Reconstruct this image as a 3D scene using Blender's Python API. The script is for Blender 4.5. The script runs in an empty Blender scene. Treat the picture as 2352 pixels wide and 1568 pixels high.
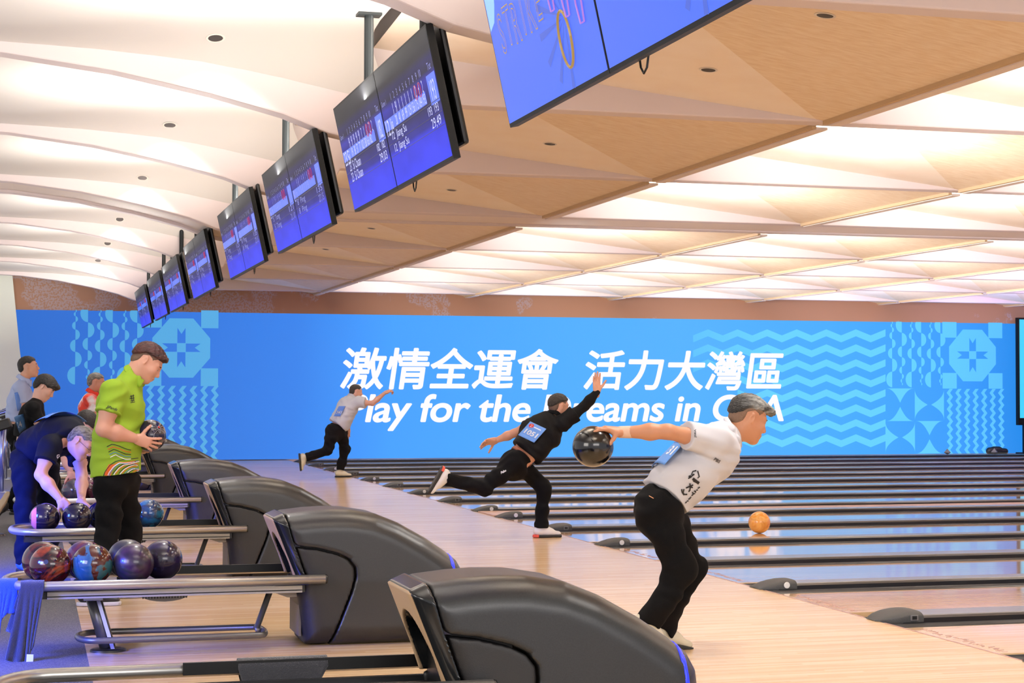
import bpy, math, random
import numpy as np
from mathutils import Vector, Matrix
random.seed(7)
SC = bpy.context.scene
COL = SC.collection
# ------------------------------------------------------------------ camera
F_PX, YAW, PITCH, ROLL, CAM_H = 4023.8, 0.2686, 0.0281, 0.0024, 1.4
fw = Vector((math.sin(YAW)*math.cos(PITCH), math.cos(YAW)*math.cos(PITCH), math.sin(PITCH)))
_r = Vector((math.cos(YAW), -math.sin(YAW), 0)); _u = _r.cross(fw)
RT = _r*math.cos(ROLL)+_u*math.sin(ROLL); UP = -_r*math.sin(ROLL)+_u*math.cos(ROLL)
cam = bpy.data.cameras.new('camera'); camo = bpy.data.objects.new('camera', cam); COL.objects.link(camo)
cam.sensor_width = 36.0; cam.lens = F_PX/2352*36.0; cam.clip_end = 200
camo.matrix_world = Matrix(((RT.x, UP.x, -fw.x, 0), (RT.y, UP.y, -fw.y, 0), (RT.z, UP.z, -fw.z, CAM_H), (0, 0, 0, 1)))
SC.camera = camo
# ------------------------------------------------------------------ colour management, world, large lights
SC.view_settings.view_transform = 'Standard'; SC.view_settings.look = 'None'
SC.view_settings.exposure = 0.12; SC.view_settings.gamma = 1.0; SC.view_settings.use_curve_mapping = False
SC.cycles.use_denoising = True
SC.cycles.max_bounces = 6; SC.cycles.diffuse_bounces = 3; SC.cycles.glossy_bounces = 3
SC.cycles.caustics_reflective = False; SC.cycles.caustics_refractive = False
SC.cycles.sample_clamp_indirect = 6.0
W = bpy.data.worlds.new('world'); SC.world = W; W.use_nodes = True
W.node_tree.nodes['Background'].inputs[0].default_value = (0.97, 0.95, 1.0, 1)
W.node_tree.nodes['Background'].inputs[1].default_value = 0.85
def area(name, loc, to, sx, sy, power, col=(1, 1, 1), spread=math.pi):
    l = bpy.data.lights.new(name, 'AREA'); l.shape = 'RECTANGLE'; l.size = sx; l.size_y = sy
    l.energy = power; l.color = col; l.spread = spread
    o = bpy.data.objects.new(name, l); COL.objects.link(o)
    o.location = loc
    o.rotation_euler = (Vector(to)-Vector(loc)).to_track_quat('-Z', 'Y').to_euler()
    return o
area('added_fill_left', (-6.5, 3, 3.3), (3.5, 12, 0.6), 5, 3, 330, (1.0, 0.93, 0.86))  # added fill from out of view on the left, stands for no particular fixture
area('added_fill_rear', (3.0, -1.5, 3.3), (4.5, 10, 0.4), 6, 2, 230, (1.0, 0.95, 0.92))  # unseen fill added behind the camera to brighten the approach
BLUE = (0.02, 0.07, 1.0)
area('blue_wash', (-1.3, 8.5, 1.0), (-0.45, 9.3, 0.0), 0.5, 0.4, 44, BLUE, 1.25)
area('blue_glint', (-1.6, 8.9, 1.1), (0.3, 9.8, 0.45), 0.25, 0.25, 9, BLUE, 0.9)
area('blue_wash_mid', (-1.3, 12.6, 0.9), (-0.15, 13.8, 0.3), 0.4, 0.4, 60, BLUE, 1.15)
area('blue_wash_deep', (-1.6, 21.5, 1.2), (-0.4, 24.5, 0.0), 0.6, 0.4, 75, BLUE, 1.3)
area('pin_deck_wash', (21.6, 20.0, 3.0), (19.0, 30.0, 0.0), 3.0, 3.0, 160, (0.12, 0.15, 1.0))

# ------------------------------------------------------------------ layout numbers (metres)
XF, Y0, L, GAP, WY, BT, BZ, XC = 5.004, 9.81, 1.791, 1.054, 35.126, 2.94, 3.336, 0.307
X1, XP = 5.518, 3.127
def cap_y(k): return Y0+L*k+(GAP if k > 5 else 0.0)
def at(u, v, Y=None, X=None, z=None):
    d = fw*F_PX+RT*(u-1176)-UP*(v-784)
    t = Y/d.y if Y is not None else (X/d.x if X is not None else (z-CAM_H)/d.z)
    return Vector((d.x*t, d.y*t, CAM_H+d.z*t))
def px(P):
    q = Vector(P)-Vector((0, 0, CAM_H)); z = q.dot(fw)
    return 1176+F_PX*q.dot(RT)/z, 784-F_PX*q.dot(UP)/z

# ------------------------------------------------------------------ materials
def lin(c):
    if isinstance(c, str):
        c = tuple(int(c[i:i+2], 16)/255 for i in (0, 2, 4))
    return tuple(x/12.92 if x <= 0.04045 else ((x+0.055)/1.055)**2.4 for x in c)+(1,)
def mat(name, col, rough=0.6, metal=0.0, emit=None, strength=0.0, spec=0.5, bump=0.0, bscale=40.0, coat=0.0,
        var=None, vscale=5.0, vstretch=(1, 1, 1), vlo=0.35, vhi=0.65, sheen=0.0, sss=0.0, bstretch=None):
    m = bpy.data.materials.new(name); m.use_nodes = True
    nt = m.node_tree; b = nt.nodes['Principled BSDF']
    b.inputs['Base Color'].default_value = lin(col); b.inputs['Roughness'].default_value = rough
    b.inputs['Metallic'].default_value = metal; b.inputs['Specular IOR Level'].default_value = spec
    b.inputs['Coat Weight'].default_value = coat; b.inputs['Coat Roughness'].default_value = 0.08
    b.inputs['Sheen Weight'].default_value = sheen
    if sss:
        b.inputs['Subsurface Weight'].default_value = sss; b.inputs['Subsurface Radius'].default_value = (0.01, 0.004, 0.002)
    if emit is not None:
        b.inputs['Emission Color'].default_value = lin(emit); b.inputs['Emission Strength'].default_value = strength
    if var is not None or bump:
        tc = nt.nodes.new('ShaderNodeTexCoord'); mp = nt.nodes.new('ShaderNodeMapping')
        nt.links.new(tc.outputs['Object'], mp.inputs['Vector']); mp.inputs['Scale'].default_value = vstretch
        if var is not None:
            n = nt.nodes.new('ShaderNodeTexNoise'); n.inputs['Scale'].default_value = vscale; n.inputs['Detail'].default_value = 5
            nt.links.new(mp.outputs[0], n.inputs['Vector'])
            r = nt.nodes.new('ShaderNodeValToRGB'); r.color_ramp.elements[0].position = vlo; r.color_ramp.elements[1].position = vhi
            r.color_ramp.elements[0].color = lin(col); r.color_ramp.elements[1].color = lin(var)
            nt.links.new(n.outputs['Fac'], r.inputs[0]); nt.links.new(r.outputs[0], b.inputs['Base Color'])
        if bump:
            mp2 = nt.nodes.new('ShaderNodeMapping'); mp2.inputs['Scale'].default_value = bstretch or vstretch
            nt.links.new(tc.outputs['Object'], mp2.inputs['Vector'])
            n2 = nt.nodes.new('ShaderNodeTexNoise'); n2.inputs['Scale'].default_value = bscale; n2.inputs['Detail'].default_value = 3
            nt.links.new(mp2.outputs[0], n2.inputs['Vector'])
            bp = nt.nodes.new('ShaderNodeBump'); bp.inputs['Strength'].default_value = bump; bp.inputs['Distance'].default_value = 0.01
            nt.links.new(n2.outputs['Fac'], bp.inputs['Height']); nt.links.new(bp.outputs[0], b.inputs['Normal'])
    return m
def screen_mat(name, col, strength=1.0):
    m = bpy.data.materials.new(name); m.use_nodes = True; nt = m.node_tree
    b = nt.nodes['Principled BSDF']; b.inputs['Base Color'].default_value = (0.01, 0.01, 0.012, 1)
    b.inputs['Roughness'].default_value = 0.35
    b.inputs['Emission Color'].default_value = lin(col); b.inputs['Emission Strength'].default_value = strength
    return m
def wood_mat(name, a, b_, c, rough, board=0.027, coat=0.0, along='x'):
    m = bpy.data.materials.new(name); m.use_nodes = True; nt = m.node_tree; L_ = nt.links.new
    b = nt.nodes['Principled BSDF']; b.inputs['Roughness'].default_value = rough
    b.inputs['Coat Weight'].default_value = coat; b.inputs['Coat Roughness'].default_value = 0.06
    tc = nt.nodes.new('ShaderNodeTexCoord')
    sp = nt.nodes.new('ShaderNodeSeparateXYZ'); L_(tc.outputs['Object'], sp.inputs[0])
    fl = nt.nodes.new('ShaderNodeMath'); fl.operation = 'DIVIDE'; fl.inputs[1].default_value = board; L_(sp.outputs['Y'], fl.inputs[0])
    fr = nt.nodes.new('ShaderNodeMath'); fr.operation = 'FLOOR'; L_(fl.outputs[0], fr.inputs[0])
    # random tone per board and per length of board
    xs = nt.nodes.new('ShaderNodeMath'); xs.operation = 'MULTIPLY_ADD'; xs.inputs[1].default_value = 0.75; L_(sp.outputs['X'], xs.inputs[0])
    off = nt.nodes.new('ShaderNodeMath'); off.operation = 'MULTIPLY'; off.inputs[1].default_value = 0.377; L_(fr.outputs[0], off.inputs[0])
    L_(off.outputs[0], xs.inputs[2])
    xf_ = nt.nodes.new('ShaderNodeMath'); xf_.operation = 'FLOOR'; L_(xs.outputs[0], xf_.inputs[0])
    cb = nt.nodes.new('ShaderNodeCombineXYZ'); L_(xf_.outputs[0], cb.inputs[0]); L_(fr.outputs[0], cb.inputs[1])
    wn = nt.nodes.new('ShaderNodeTexWhiteNoise'); wn.noise_dimensions = '2D'; L_(cb.outputs[0], wn.inputs['Vector'])
    mp = nt.nodes.new('ShaderNodeMapping'); mp.inputs['Scale'].default_value = (1.2, 55, 1); L_(tc.outputs['Object'], mp.inputs[0])
    n = nt.nodes.new('ShaderNodeTexNoise'); n.inputs['Scale'].default_value = 1.6; n.inputs['Detail'].default_value = 4; L_(mp.outputs[0], n.inputs[0])
    mx = nt.nodes.new('ShaderNodeMath'); mx.operation = 'MULTIPLY_ADD'; mx.inputs[1].default_value = 0.45; L_(wn.outputs[0], mx.inputs[0]); L_(n.outputs[0], mx.inputs[2])
    r = nt.nodes.new('ShaderNodeValToRGB'); e = r.color_ramp.elements
    e[0].position = 0.35; e[0].color = lin(a); e[1].position = 0.95; e[1].color = lin(c); k = e.new(0.68); k.color = lin(b_)
    L_(mx.outputs[0], r.inputs[0]); L_(r.outputs[0], b.inputs['Base Color'])
    return m

M = {}
M['floor'] = wood_mat('maple_approach', 'cfa878', 'dcb98c', 'e8cca6', 0.22)
M['lane'] = wood_mat('maple_lane', 'd6a877', 'e0ba8c', 'e9caa4', 0.07, board=0.0275, coat=0.3)
M['carpet'] = mat('carpet_speckle', '4a4a52', 0.95, var='7d7a76', vscale=160, vlo=0.42, vhi=0.7, bump=0.4, bscale=300)
M['aisle'] = mat('aisle_board', 'c79a78', 0.3, var='dab49a', vscale=14, vstretch=(1, 4, 1))
M['vault'] = mat('vault_paint', 'cac2ba', 0.75)
M['panel'] = mat('pale_veneer', 'f6e6d3', 0.55, var='f3e0ca', vscale=3)
M['osb'] = mat('grain_veneer', 'efdabd', 0.6, var='e0c29c', vscale=7, vstretch=(1.2, 5, 1), vlo=0.3, vhi=0.75, bump=0.1, bscale=30)
M['beam'] = mat('beam_paint', 'd8c8c4', 0.7)
M['edge'] = mat('edge_trim', 'c4a57c', 0.6)
M['ledge'] = mat('ledge_paint', 'e3d2c4', 0.6)
M['wall'] = mat('pale_wall', 'eceedd', 0.8)
M['dark'] = mat('dark_plastic', '222326', 0.35)
M['black'] = mat('black_plastic', '0b0b0c', 0.4)

# ------------------------------------------------------------------ mesh helpers
class MB:
    def __init__(s): s.v = []; s.f = []; s.mi = []
    def add(s, vs, fs, mi=0):
        o = len(s.v); s.v += [tuple(p) for p in vs]; s.f += [tuple(i+o for i in f) for f in fs]; s.mi += [mi]*len(fs); return s
    def box(s, lo, hi, mi=0):
        (a, b, c), (d, e, f) = lo, hi
        return s.add([(a, b, c), (d, b, c), (d, e, c), (a, e, c), (a, b, f), (d, b, f), (d, e, f), (a, e, f)],
                     [(0, 3, 2, 1), (4, 5, 6, 7), (0, 1, 5, 4), (1, 2, 6, 5), (2, 3, 7, 6), (3, 0, 4, 7)], mi)
    def obox(s, c, ax, ay, az, mi=0):       # centre and three half-axis vectors
        c, ax, ay, az = map(Vector, (c, ax, ay, az))
        vs = [c+ax*i+ay*j+az*k for k in (-1, 1) for j in (-1, 1) for i in (-1, 1)]
        return s.add(vs, [(0, 2, 3, 1), (4, 5, 7, 6), (0, 1, 5, 4), (2, 6, 7, 3), (1, 3, 7, 5), (0, 4, 6, 2)], mi)
    def prism(s, poly, axis, lo, hi, mi=0):  # poly in the two other axes, extruded along axis
        n = len(poly); vs = []
        for t in (lo, hi):
            for (a, b) in poly:
                vs.append({'x': (t, a, b), 'y': (a, t, b), 'z': (a, b, t)}[axis])
        fs = [tuple(range(n))[::-1], tuple(range(n, 2*n))]+[(i, (i+1) % n, (i+1) % n+n, i+n) for i in range(n)]
        return s.add(vs, fs, mi)
    def tube(s, pts, r, n=10, closed=False, mi=0, caps=True):
        pts = [Vector(p) for p in pts]; N = len(pts); rs = r if isinstance(r, (list, tuple)) else [r]*N
        vs = []; ref = None
        for i, p in enumerate(pts):
            a = pts[(i-1) % N] if (closed or i > 0) else p; b = pts[(i+1) % N] if (closed or i < N-1) else p
            t = (b-a).normalized()
            if ref is None:
                ref = t.orthogonal().normalized()
            ref = (ref-t*ref.dot(t)).normalized(); w = t.cross(ref)
            for k in range(n):
                an = 2*math.pi*k/n; vs.append(p+(ref*math.cos(an)+w*math.sin(an))*rs[i])
        fs = []
        for i in range(N if closed else N-1):
            for k in range(n):
                j = (i+1) % N; fs.append((i*n+k, i*n+(k+1) % n, j*n+(k+1) % n, j*n+k))
        if not closed and caps:
            fs += [tuple(range(n))[::-1], tuple(range((N-1)*n, N*n))]
        return s.add(vs, fs, mi)
    def grid(s, P, mi=0):                   # P[i][j] points
        n, m = len(P), len(P[0])
        return s.add([p for row in P for p in row], [(i*m+j, (i+1)*m+j, (i+1)*m+j+1, i*m+j+1) for i in range(n-1) for j in range(m-1)], mi)
    def disc(s, c, nrm, r, n=16, mi=0, ry=None):
        c, nrm = Vector(c), Vector(nrm).normalized(); a = nrm.orthogonal().normalized(); b = nrm.cross(a)
        return s.add([c+a*math.cos(2*math.pi*k/n)*r+b*math.sin(2*math.pi*k/n)*(ry or r) for k in range(n)], [tuple(range(n))], mi)
    def lathe(s, prof, c=(0, 0, 0), n=24, mi=0):
        vs = []; fs = []; m = len(prof)
        for k in range(n):
            an = 2*math.pi*k/n
            for (r, z) in prof: vs.append((c[0]+r*math.cos(an), c[1]+r*math.sin(an), c[2]+z))
        for k in range(n):
            for j in range(m-1): fs.append((k*m+j, ((k+1) % n)*m+j, ((k+1) % n)*m+j+1, k*m+j+1))
        return s.add(vs, fs, mi)
    def build(s, name, m, parent=None, smooth=False, loc=None, bevel=0.0):
        me = bpy.data.meshes.new(name); me.from_pydata(s.v, [], s.f)
        for q in (m if isinstance(m, (list, tuple)) else [m]): me.materials.append(q)
        if any(s.mi): me.polygons.foreach_set('material_index', s.mi)
        me.validate(); me.update()
        return link(name, me, parent, smooth, bevel)
def link(name, me, parent=None, smooth=False, bevel=0.0):
    if smooth: me.polygons.foreach_set('use_smooth', [True]*len(me.polygons))
    o = bpy.data.objects.new(name, me); COL.objects.link(o)
    if parent is not None:
        o.parent = parent; o.matrix_parent_inverse = parent.matrix_basis.inverted()
    if smooth == 'auto' or (smooth and bevel < 0):
        md = o.modifiers.new('split', 'EDGE_SPLIT'); md.split_angle = math.radians(40)
    if bevel > 0:
        md = o.modifiers.new('bevel', 'BEVEL'); md.width = bevel; md.segments = 2; md.limit_method = 'ANGLE'
    return o
def tag(o, label=None, cat=None, group=None, kind=None):
    if label: o['label'] = label
    if cat: o['category'] = cat
    if group: o['group'] = group
    if kind: o['kind'] = kind
    return o
def thing(name, label, cat, loc=(0, 0, 0), group=None):
    o = bpy.data.objects.new(name, None); COL.objects.link(o); o.empty_display_size = 0.1
    o.location = loc; o.matrix_basis  # location kept; parts are built in world space
    bpy.context.view_layer.update()
    return tag(o, label, cat, group)
def copy_tree(o, off, label=None, parent=None):
    c = o.copy(); COL.objects.link(c)
    if parent is None:
        c.location = Vector(o.location)+Vector(off)
        if label: c['label'] = label
    else:
        c.parent = parent; c.matrix_parent_inverse = o.matrix_parent_inverse.copy()
    for ch in list(o.children): copy_tree(ch, off, None, c)
    return c
def struct(o): o['kind'] = 'structure'; return o
ORD = ['nearest', 'second nearest', 'third nearest', 'fourth nearest', 'fifth nearest', 'sixth nearest', 'seventh nearest', 'eighth nearest',
       'ninth nearest', 'tenth nearest', 'eleventh nearest', 'twelfth nearest', 'thirteenth nearest', 'fourteenth nearest', 'fifteenth nearest', 'sixteenth nearest', 'farthest']

# ------------------------------------------------------------------ floor, lanes
b = MB(); b.box((XC, 2.5, -0.06), (XF, WY, 0)); struct(b.build('floor', M['floor']))
b = MB(); b.box((-2.6, 2.5, -0.06), (XC, WY, -0.002)); struct(b.build('floor_carpet', M['carpet']))
DIV = [(k, cap_y(k)) for k in range(-3, 6)]+[(5.5, cap_y(5)+GAP)]+[(k, cap_y(k)) for k in range(6, 14)]
lane_prev = None
b = MB(); b.box((XF, cap_y(5)+0.18, -0.06), (23.5, cap_y(5)+GAP-0.18, 0.012)); struct(b.build('floor_aisle', M['aisle']))
M['arrow'] = mat('foul_line_ink', 'a98079', 0.3)
for k in range(-3, 13):
    ya = cap_y(k) if k != 5 else cap_y(5)+GAP
    yb = cap_y(k+1)
    yc = (ya+yb)/2
    b = MB(); b.box((XF, yc-0.527, -0.05), (23.5, yc+0.527, 0.0), 0)
    b.box((XF-0.004, yc-0.76, 0.0), (XF+0.012, yc+0.76, 0.0012), 1)
    struct(b.build('bowling_lane', [M['lane'], M['arrow']]))
    if k < 3:                               # small printed script along the foul line
        b = MB()
        for q in range(46):
            yy = yc-0.47+q*0.0205+random.uniform(-.006, .006); xx = XF+0.05+random.uniform(0, 0.05)
            b.box((xx, yy, 0.0), (xx+random.uniform(.008, .04), yy+0.004+random.uniform(0, .008), 0.001))
        struct(b.build('trim_lane_print', M['arrow']))
# ------------------------------------------------------------------ lane dividers (cap + gutters + nose)
M['gutter'] = mat('gutter_plastic', '34363a', 0.22)
M['captop'] = mat('cap_top', '77777a', 0.22)
M['capside'] = mat('cap_side', '1b1b20', 0.3)
M['nose'] = mat('nose_rubber', '303234', 0.65, bump=0.15, bscale=120)
M['white'] = mat('white_plastic', 'e8e8e6', 0.4)
def divider(y, wide, idx):
    hw = 0.15 if wide else 0.115
    t = thing('lane_divider', f'{ORD[idx]} of the dark low dividers running between the lanes, {"wide ribbed nose" if wide else "nose with a round disc"}',
              'lane divider', (XF, y, 0), 'lane dividers')
    x0, x1 = XF+0.02, 23.4
    prof = [(-0.36, 0.0)]                    # gutter channels on both sides
    for sgn in (-1, 1):
        b = MB(); P = []
        c = y+sgn*(hw+0.1175)
        for xx in (x0, x1):
            P.append([(xx, c+0.1175*math.cos(a), -0.005-0.055*math.sin(a)) for a in [math.pi*i/10 for i in range(11)]])
        b.grid(P); b.build('gutter', M['gutter'], t, smooth=True)
    b = MB()
    b.prism([(y-hw, -0.03), (y+hw, -0.03), (y+hw, 0.024), (y+hw-0.02, 0.036), (y-hw+0.02, 0.036), (y-hw, 0.024)], 'x', x0+0.1, x1, 0)
    b.build('cap_body', M['capside'], t)
    b = MB(); b.prism([(y-hw+0.022, 0.036), (y+hw-0.022, 0.036), (y+hw-0.03, 0.040), (y-hw+0.03, 0.040)], 'x', x0+0.1, x1); b.build('cap_top', M['captop'], t)
    # rounded nose sloping down onto the approach
    hn = hw+0.012
    P = []
    top = [(0.0, 0.004), (0.03, 0.018), (0.075, 0.036), (0.13, 0.052), (0.19, 0.062), (0.25, 0.064), (0.275, 0.062)]
    wid = [0.35, 0.62, 0.86, 0.97, 1, 1, 1]
    for (dx, zt), w in zip(top, wid):
        ww = hn*w if wide else hn*(0.55+0.45*w)
        row = []
        for q in range(13):
            a = math.pi*q/12; cy = -math.cos(a); sy = math.sin(a)
            row.append((XF-0.02+dx, y+ww*(abs(cy)**0.6)*math.copysign(1, cy), max(0.0005, zt*(sy**0.45 if sy > 0 else 0))))
        P.append(row)
    b = MB(); b.grid(P); e = P[-1]; b.add(e, [tuple(range(len(e)))]); n = b.build('nose', M['nose'], t, smooth='auto')
    b = MB()
    if wide:
        b.box((XF+0.165, y-hn-0.003, 0.012), (XF+0.215, y-hn+0.004, 0.045)); b.build('socket_frame', M['captop'], t)
        b = MB(); b.box((XF+0.174, y-hn-0.005, 0.018), (XF+0.206, y-hn+0.004, 0.039)); b.build('socket', M['black'], t)
    else:
        b.lathe([(0, 0.004), (0.021, 0.004), (0.023, 0)], n=20)
        b.v = [(XF+0.175+a, y-hn-0.002-c, 0.030+d) for (a, d, c) in b.v]; b.build('disc', M['white'], t, smooth='auto')
    return t
for i, (k, y) in enumerate(DIV[2:]):
    divider(y, (k != 5.5 and int(k) % 2 == 0), i)

# ------------------------------------------------------------------ walls
M['stone'] = mat('stone_fascia', '9c7156', 0.75, var='c39a86', vscale=1.1, vlo=0.45, vhi=0.62, bump=0.2, bscale=60)
def fascia_mat():
    m = bpy.data.materials.new('patterned_fascia'); m.use_nodes = True; nt = m.node_tree; L_ = nt.links.new
    b = nt.nodes['Principled BSDF']; b.inputs['Roughness'].default_value = 0.7
    tc = nt.nodes.new('ShaderNodeTexCoord')
    n1 = nt.nodes.new('ShaderNodeTexNoise'); n1.inputs['Scale'].default_value = 1.3; n1.inputs['Detail'].default_value = 3; L_(tc.outputs['Object'], n1.inputs[0])
    n2 = nt.nodes.new('ShaderNodeTexNoise'); n2.inputs['Scale'].default_value = 28; n2.inputs['Detail'].default_value = 6; L_(tc.outputs['Object'], n2.inputs[0])
    sp = nt.nodes.new('ShaderNodeSeparateXYZ'); L_(tc.outputs['Object'], sp.inputs[0])
    gx = nt.nodes.new('ShaderNodeMapRange'); gx.inputs['From Min'].default_value = 0; gx.inputs['From Max'].default_value = 11
    gx.inputs['To Min'].default_value = 0.16; gx.inputs['To Max'].default_value = -0.12; L_(sp.outputs['X'], gx.inputs[0])
    a1 = nt.nodes.new('ShaderNodeMath'); L_(n1.outputs[0], a1.inputs[0]); L_(gx.outputs[0], a1.inputs[1])
    r1 = nt.nodes.new('ShaderNodeValToRGB'); r1.color_ramp.elements[0].position = 0.54; r1.color_ramp.elements[1].position = 0.57; L_(a1.outputs[0], r1.inputs[0])
    r2 = nt.nodes.new('ShaderNodeValToRGB'); r2.color_ramp.elements[0].position = 0.44; r2.color_ramp.elements[1].position = 0.52; L_(n2.outputs[0], r2.inputs[0])
    mu = nt.nodes.new('ShaderNodeMath'); mu.operation = 'MULTIPLY'; L_(r1.outputs[0], mu.inputs[0]); L_(r2.outputs[0], mu.inputs[1])
    mx = nt.nodes.new('ShaderNodeMix'); mx.data_type = 'RGBA'; mx.inputs[6].default_value = lin('b08365'); mx.inputs[7].default_value = lin('b29a94')
    L_(mu.outputs[0], mx.inputs[0]); L_(mx.outputs[2], b.inputs['Base Color'])
    return m
M['fascia'] = fascia_mat()
b = MB(); b.box((-9, WY+0.02, -0.06), (24.5, WY+0.25, 4.2)); struct(b.build('wall_back', M['stone']))
b = MB(); b.box((-0.6, WY-0.06, BT), (24.3, WY+0.02, 3.7)); struct(b.build('trim_1', M['fascia']))
# leaning pale wall at the far left
pl = [at(23, 632, Y=WY-0.3), at(45, 800, Y=WY-0.3), at(78, 1070, Y=WY-0.3)]
b = MB(); b.prism([(-9, 0), (pl[2].x, -0.01), (pl[1].x, pl[1].z), (pl[0].x, 4.0), (-9, 4.0)], 'y', WY-0.3, WY-0.1); struct(b.build('wall_left', M['wall']))
b = MB(); b.box((-9, WY-0.33, 0), (pl[2].x-0.05, WY-0.3, 0.1)); struct(b.build('baseboard_left', M['dark']))
b = MB(); b.box((24.4, -2, -0.06), (24.6, WY+0.2, 4.2)); struct(b.build('wall_right', mat('end_wall', '6d6f8c', 0.6)))

# ------------------------------------------------------------------ ceiling: beams with fin ends
def lerp(tab, x):
    for (a, p), (c, q) in zip(tab, tab[1:]):
        if x <= c: return p+(q-p)*max(0, (x-a))/(c-a)
    return tab[-1][1]
RIB = [(-3.6, 3.61), (-1.5, 3.585), (-0.19, 3.535), (0.5, 3.455), (1.13, 3.335), (1.6, 3.22), (1.9, 3.11), (2.2, 3.05), (2.45, 3.02),
       (2.53, 3.2), (2.6, BZ)]
BEAM_Y = [cap_y(k) for k in (-3, -1, 1, 3)]
def rib_obj(y, hw, n):
    poly = [(x, z) for x, z in RIB]+[(24.4, BZ), (24.4, 4.15), (-3.6, 4.15)]
    b = MB(); b.prism(poly, 'y', y-hw, y+hw); struct(b.build(f'trim_{n}', M['beam'], bevel=0.012))
n = 2
HB = 0.09
for y in BEAM_Y+[cap_y(k) for k in (7, 9, 11, 13)]:
    rib_obj(y, HB, n); n += 1
GA, GB = cap_y(5), cap_y(5)+GAP
rib_obj(GA, HB, n); n += 1
rib_obj(GB, HB, n); n += 1
poly = [(x, z+0.03) for x, z in RIB if x <= 2.45]+[(2.55, BZ), (2.62, BZ+0.02), (24.4, BZ+0.02), (24.4, 4.1), (-3.6, 4.1)]
b = MB(); b.prism(poly, 'y', GA+HB, GB-HB); struct(b.build(f'trim_{n}', M['ledge'])); n += 1
BAYS = [(cap_y(-3), cap_y(-1)), (cap_y(-1), cap_y(1)), (cap_y(1), cap_y(3)), (cap_y(3), GA), (GB, cap_y(7)), (cap_y(7), cap_y(9)), (cap_y(9), cap_y(11)), (cap_y(11), cap_y(13)), (cap_y(13), WY+0.1)]
ZF = [(-9, 3.64), (-4, 3.64), (-0.19, 3.605), (0.5, 3.58), (1.13, 3.53), (1.7, 3.43), (2.0, 3.36), (2.6, 3.30)]
AX = [(-9, 0.05), (0, 0.07), (1.0, 0.15), (1.7, 0.3), (2.2, 0.40), (3, .4)]
ZN, ZL = 3.87, 3.69                          # left corners of a coffer panel: nearer one, farther one
b = MB()
for (ya, yb) in BAYS:                       # white vaults over the seating side
    P = []
    ya_, yb_ = ya+HB-0.01, yb-HB+0.01
    ss = [0, .1, .25, .4, .55, .7, .78, .84, .88, .91, .935, .955, .97, .983, .993, 1]
    for s in ss:
        q = (1-s)*(yb_-ya_); xe = 2.10+0.2*math.exp(-(q/0.2)**1.3)
        row = []
        for f in [0, .12, .25, .37, .47, .55, .62, .68, .74, .79, .84, .88, .92, .96, 1]:
            x = -3.6+(xe+3.6)*f
            row.append((x, ya_+s*(yb_-ya_), lerp(ZF, x)+lerp(AX, x)*(1-math.exp(-q/0.2))))
        P.append(row)
    b.grid(P)
struct(b.build('ceiling', M['vault'], smooth=True))
bt_, bo, be, bl = MB(), MB(), MB(), MB()
XE = [2.2]+[X1+XP*i for i in range(7)]
for (ya, yb) in BAYS:
    for i in range(len(XE)-1):
        x0, x1 = XE[i], XE[i+1]
        A = (x0+(0.0 if i == 0 else 0.0), ya, ZN); Bq = (x0, yb, ZL); Cq = (x1, yb, BZ+0.005); D = (x1, ya, BZ+0.005)
        bt_.add([A, Cq, Bq], [(0, 1, 2)]); bo.add([A, D, Cq], [(0, 1, 2)])
        be.box((x1-0.035, ya+HB, BZ-0.02), (x1, yb-HB, BZ+0.02))
        bl.box((x1, ya+HB, BZ-0.028), (x1+0.09, yb-HB, BZ-0.008))
struct(bt_.build('ceiling_panels', M['panel'])); struct(bo.build('ceiling_grain_panels', M['osb']))
struct(be.build(f'trim_{n}', M['edge'])); n += 1
struct(bl.build(f'trim_{n}', M['ledge'])); n += 1
b = MB(); b.box((-3.6, 0.5, 4.16), (24.5, WY+0.2, 4.3)); struct(b.build('ceiling_slab', M['wall']))
# cove lamps on the ledges, and uplights behind the screens
for (ya, yb) in BAYS:
    yc = (ya+yb)/2; ln = yb-ya-2*HB-0.1
    for i in range(1, 7 if ln > 1.5 else 1):
        x = XE[i]
        tint = (0.93, 0.945, 1.0) if i < 3 else ((0.87, 0.87, 1.0) if i < 4 else ((0.8, 0.78, 1.0) if i < 5 else (0.55, 0.52, 1.0)))
        area('cove_lamp', (x+0.05, yc, BZ+0.012), (x+0.55, yc, BZ+0.7), 0.05, ln, 180*ln/3.3, tint)
    if ln > 1.5:
        area('vault_lamp', (1.93, yc-0.1, 3.09), (1.72, yc-0.1, 3.6), 0.05, ln-0.6, 165, (1, 0.98, 0.93))

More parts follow.
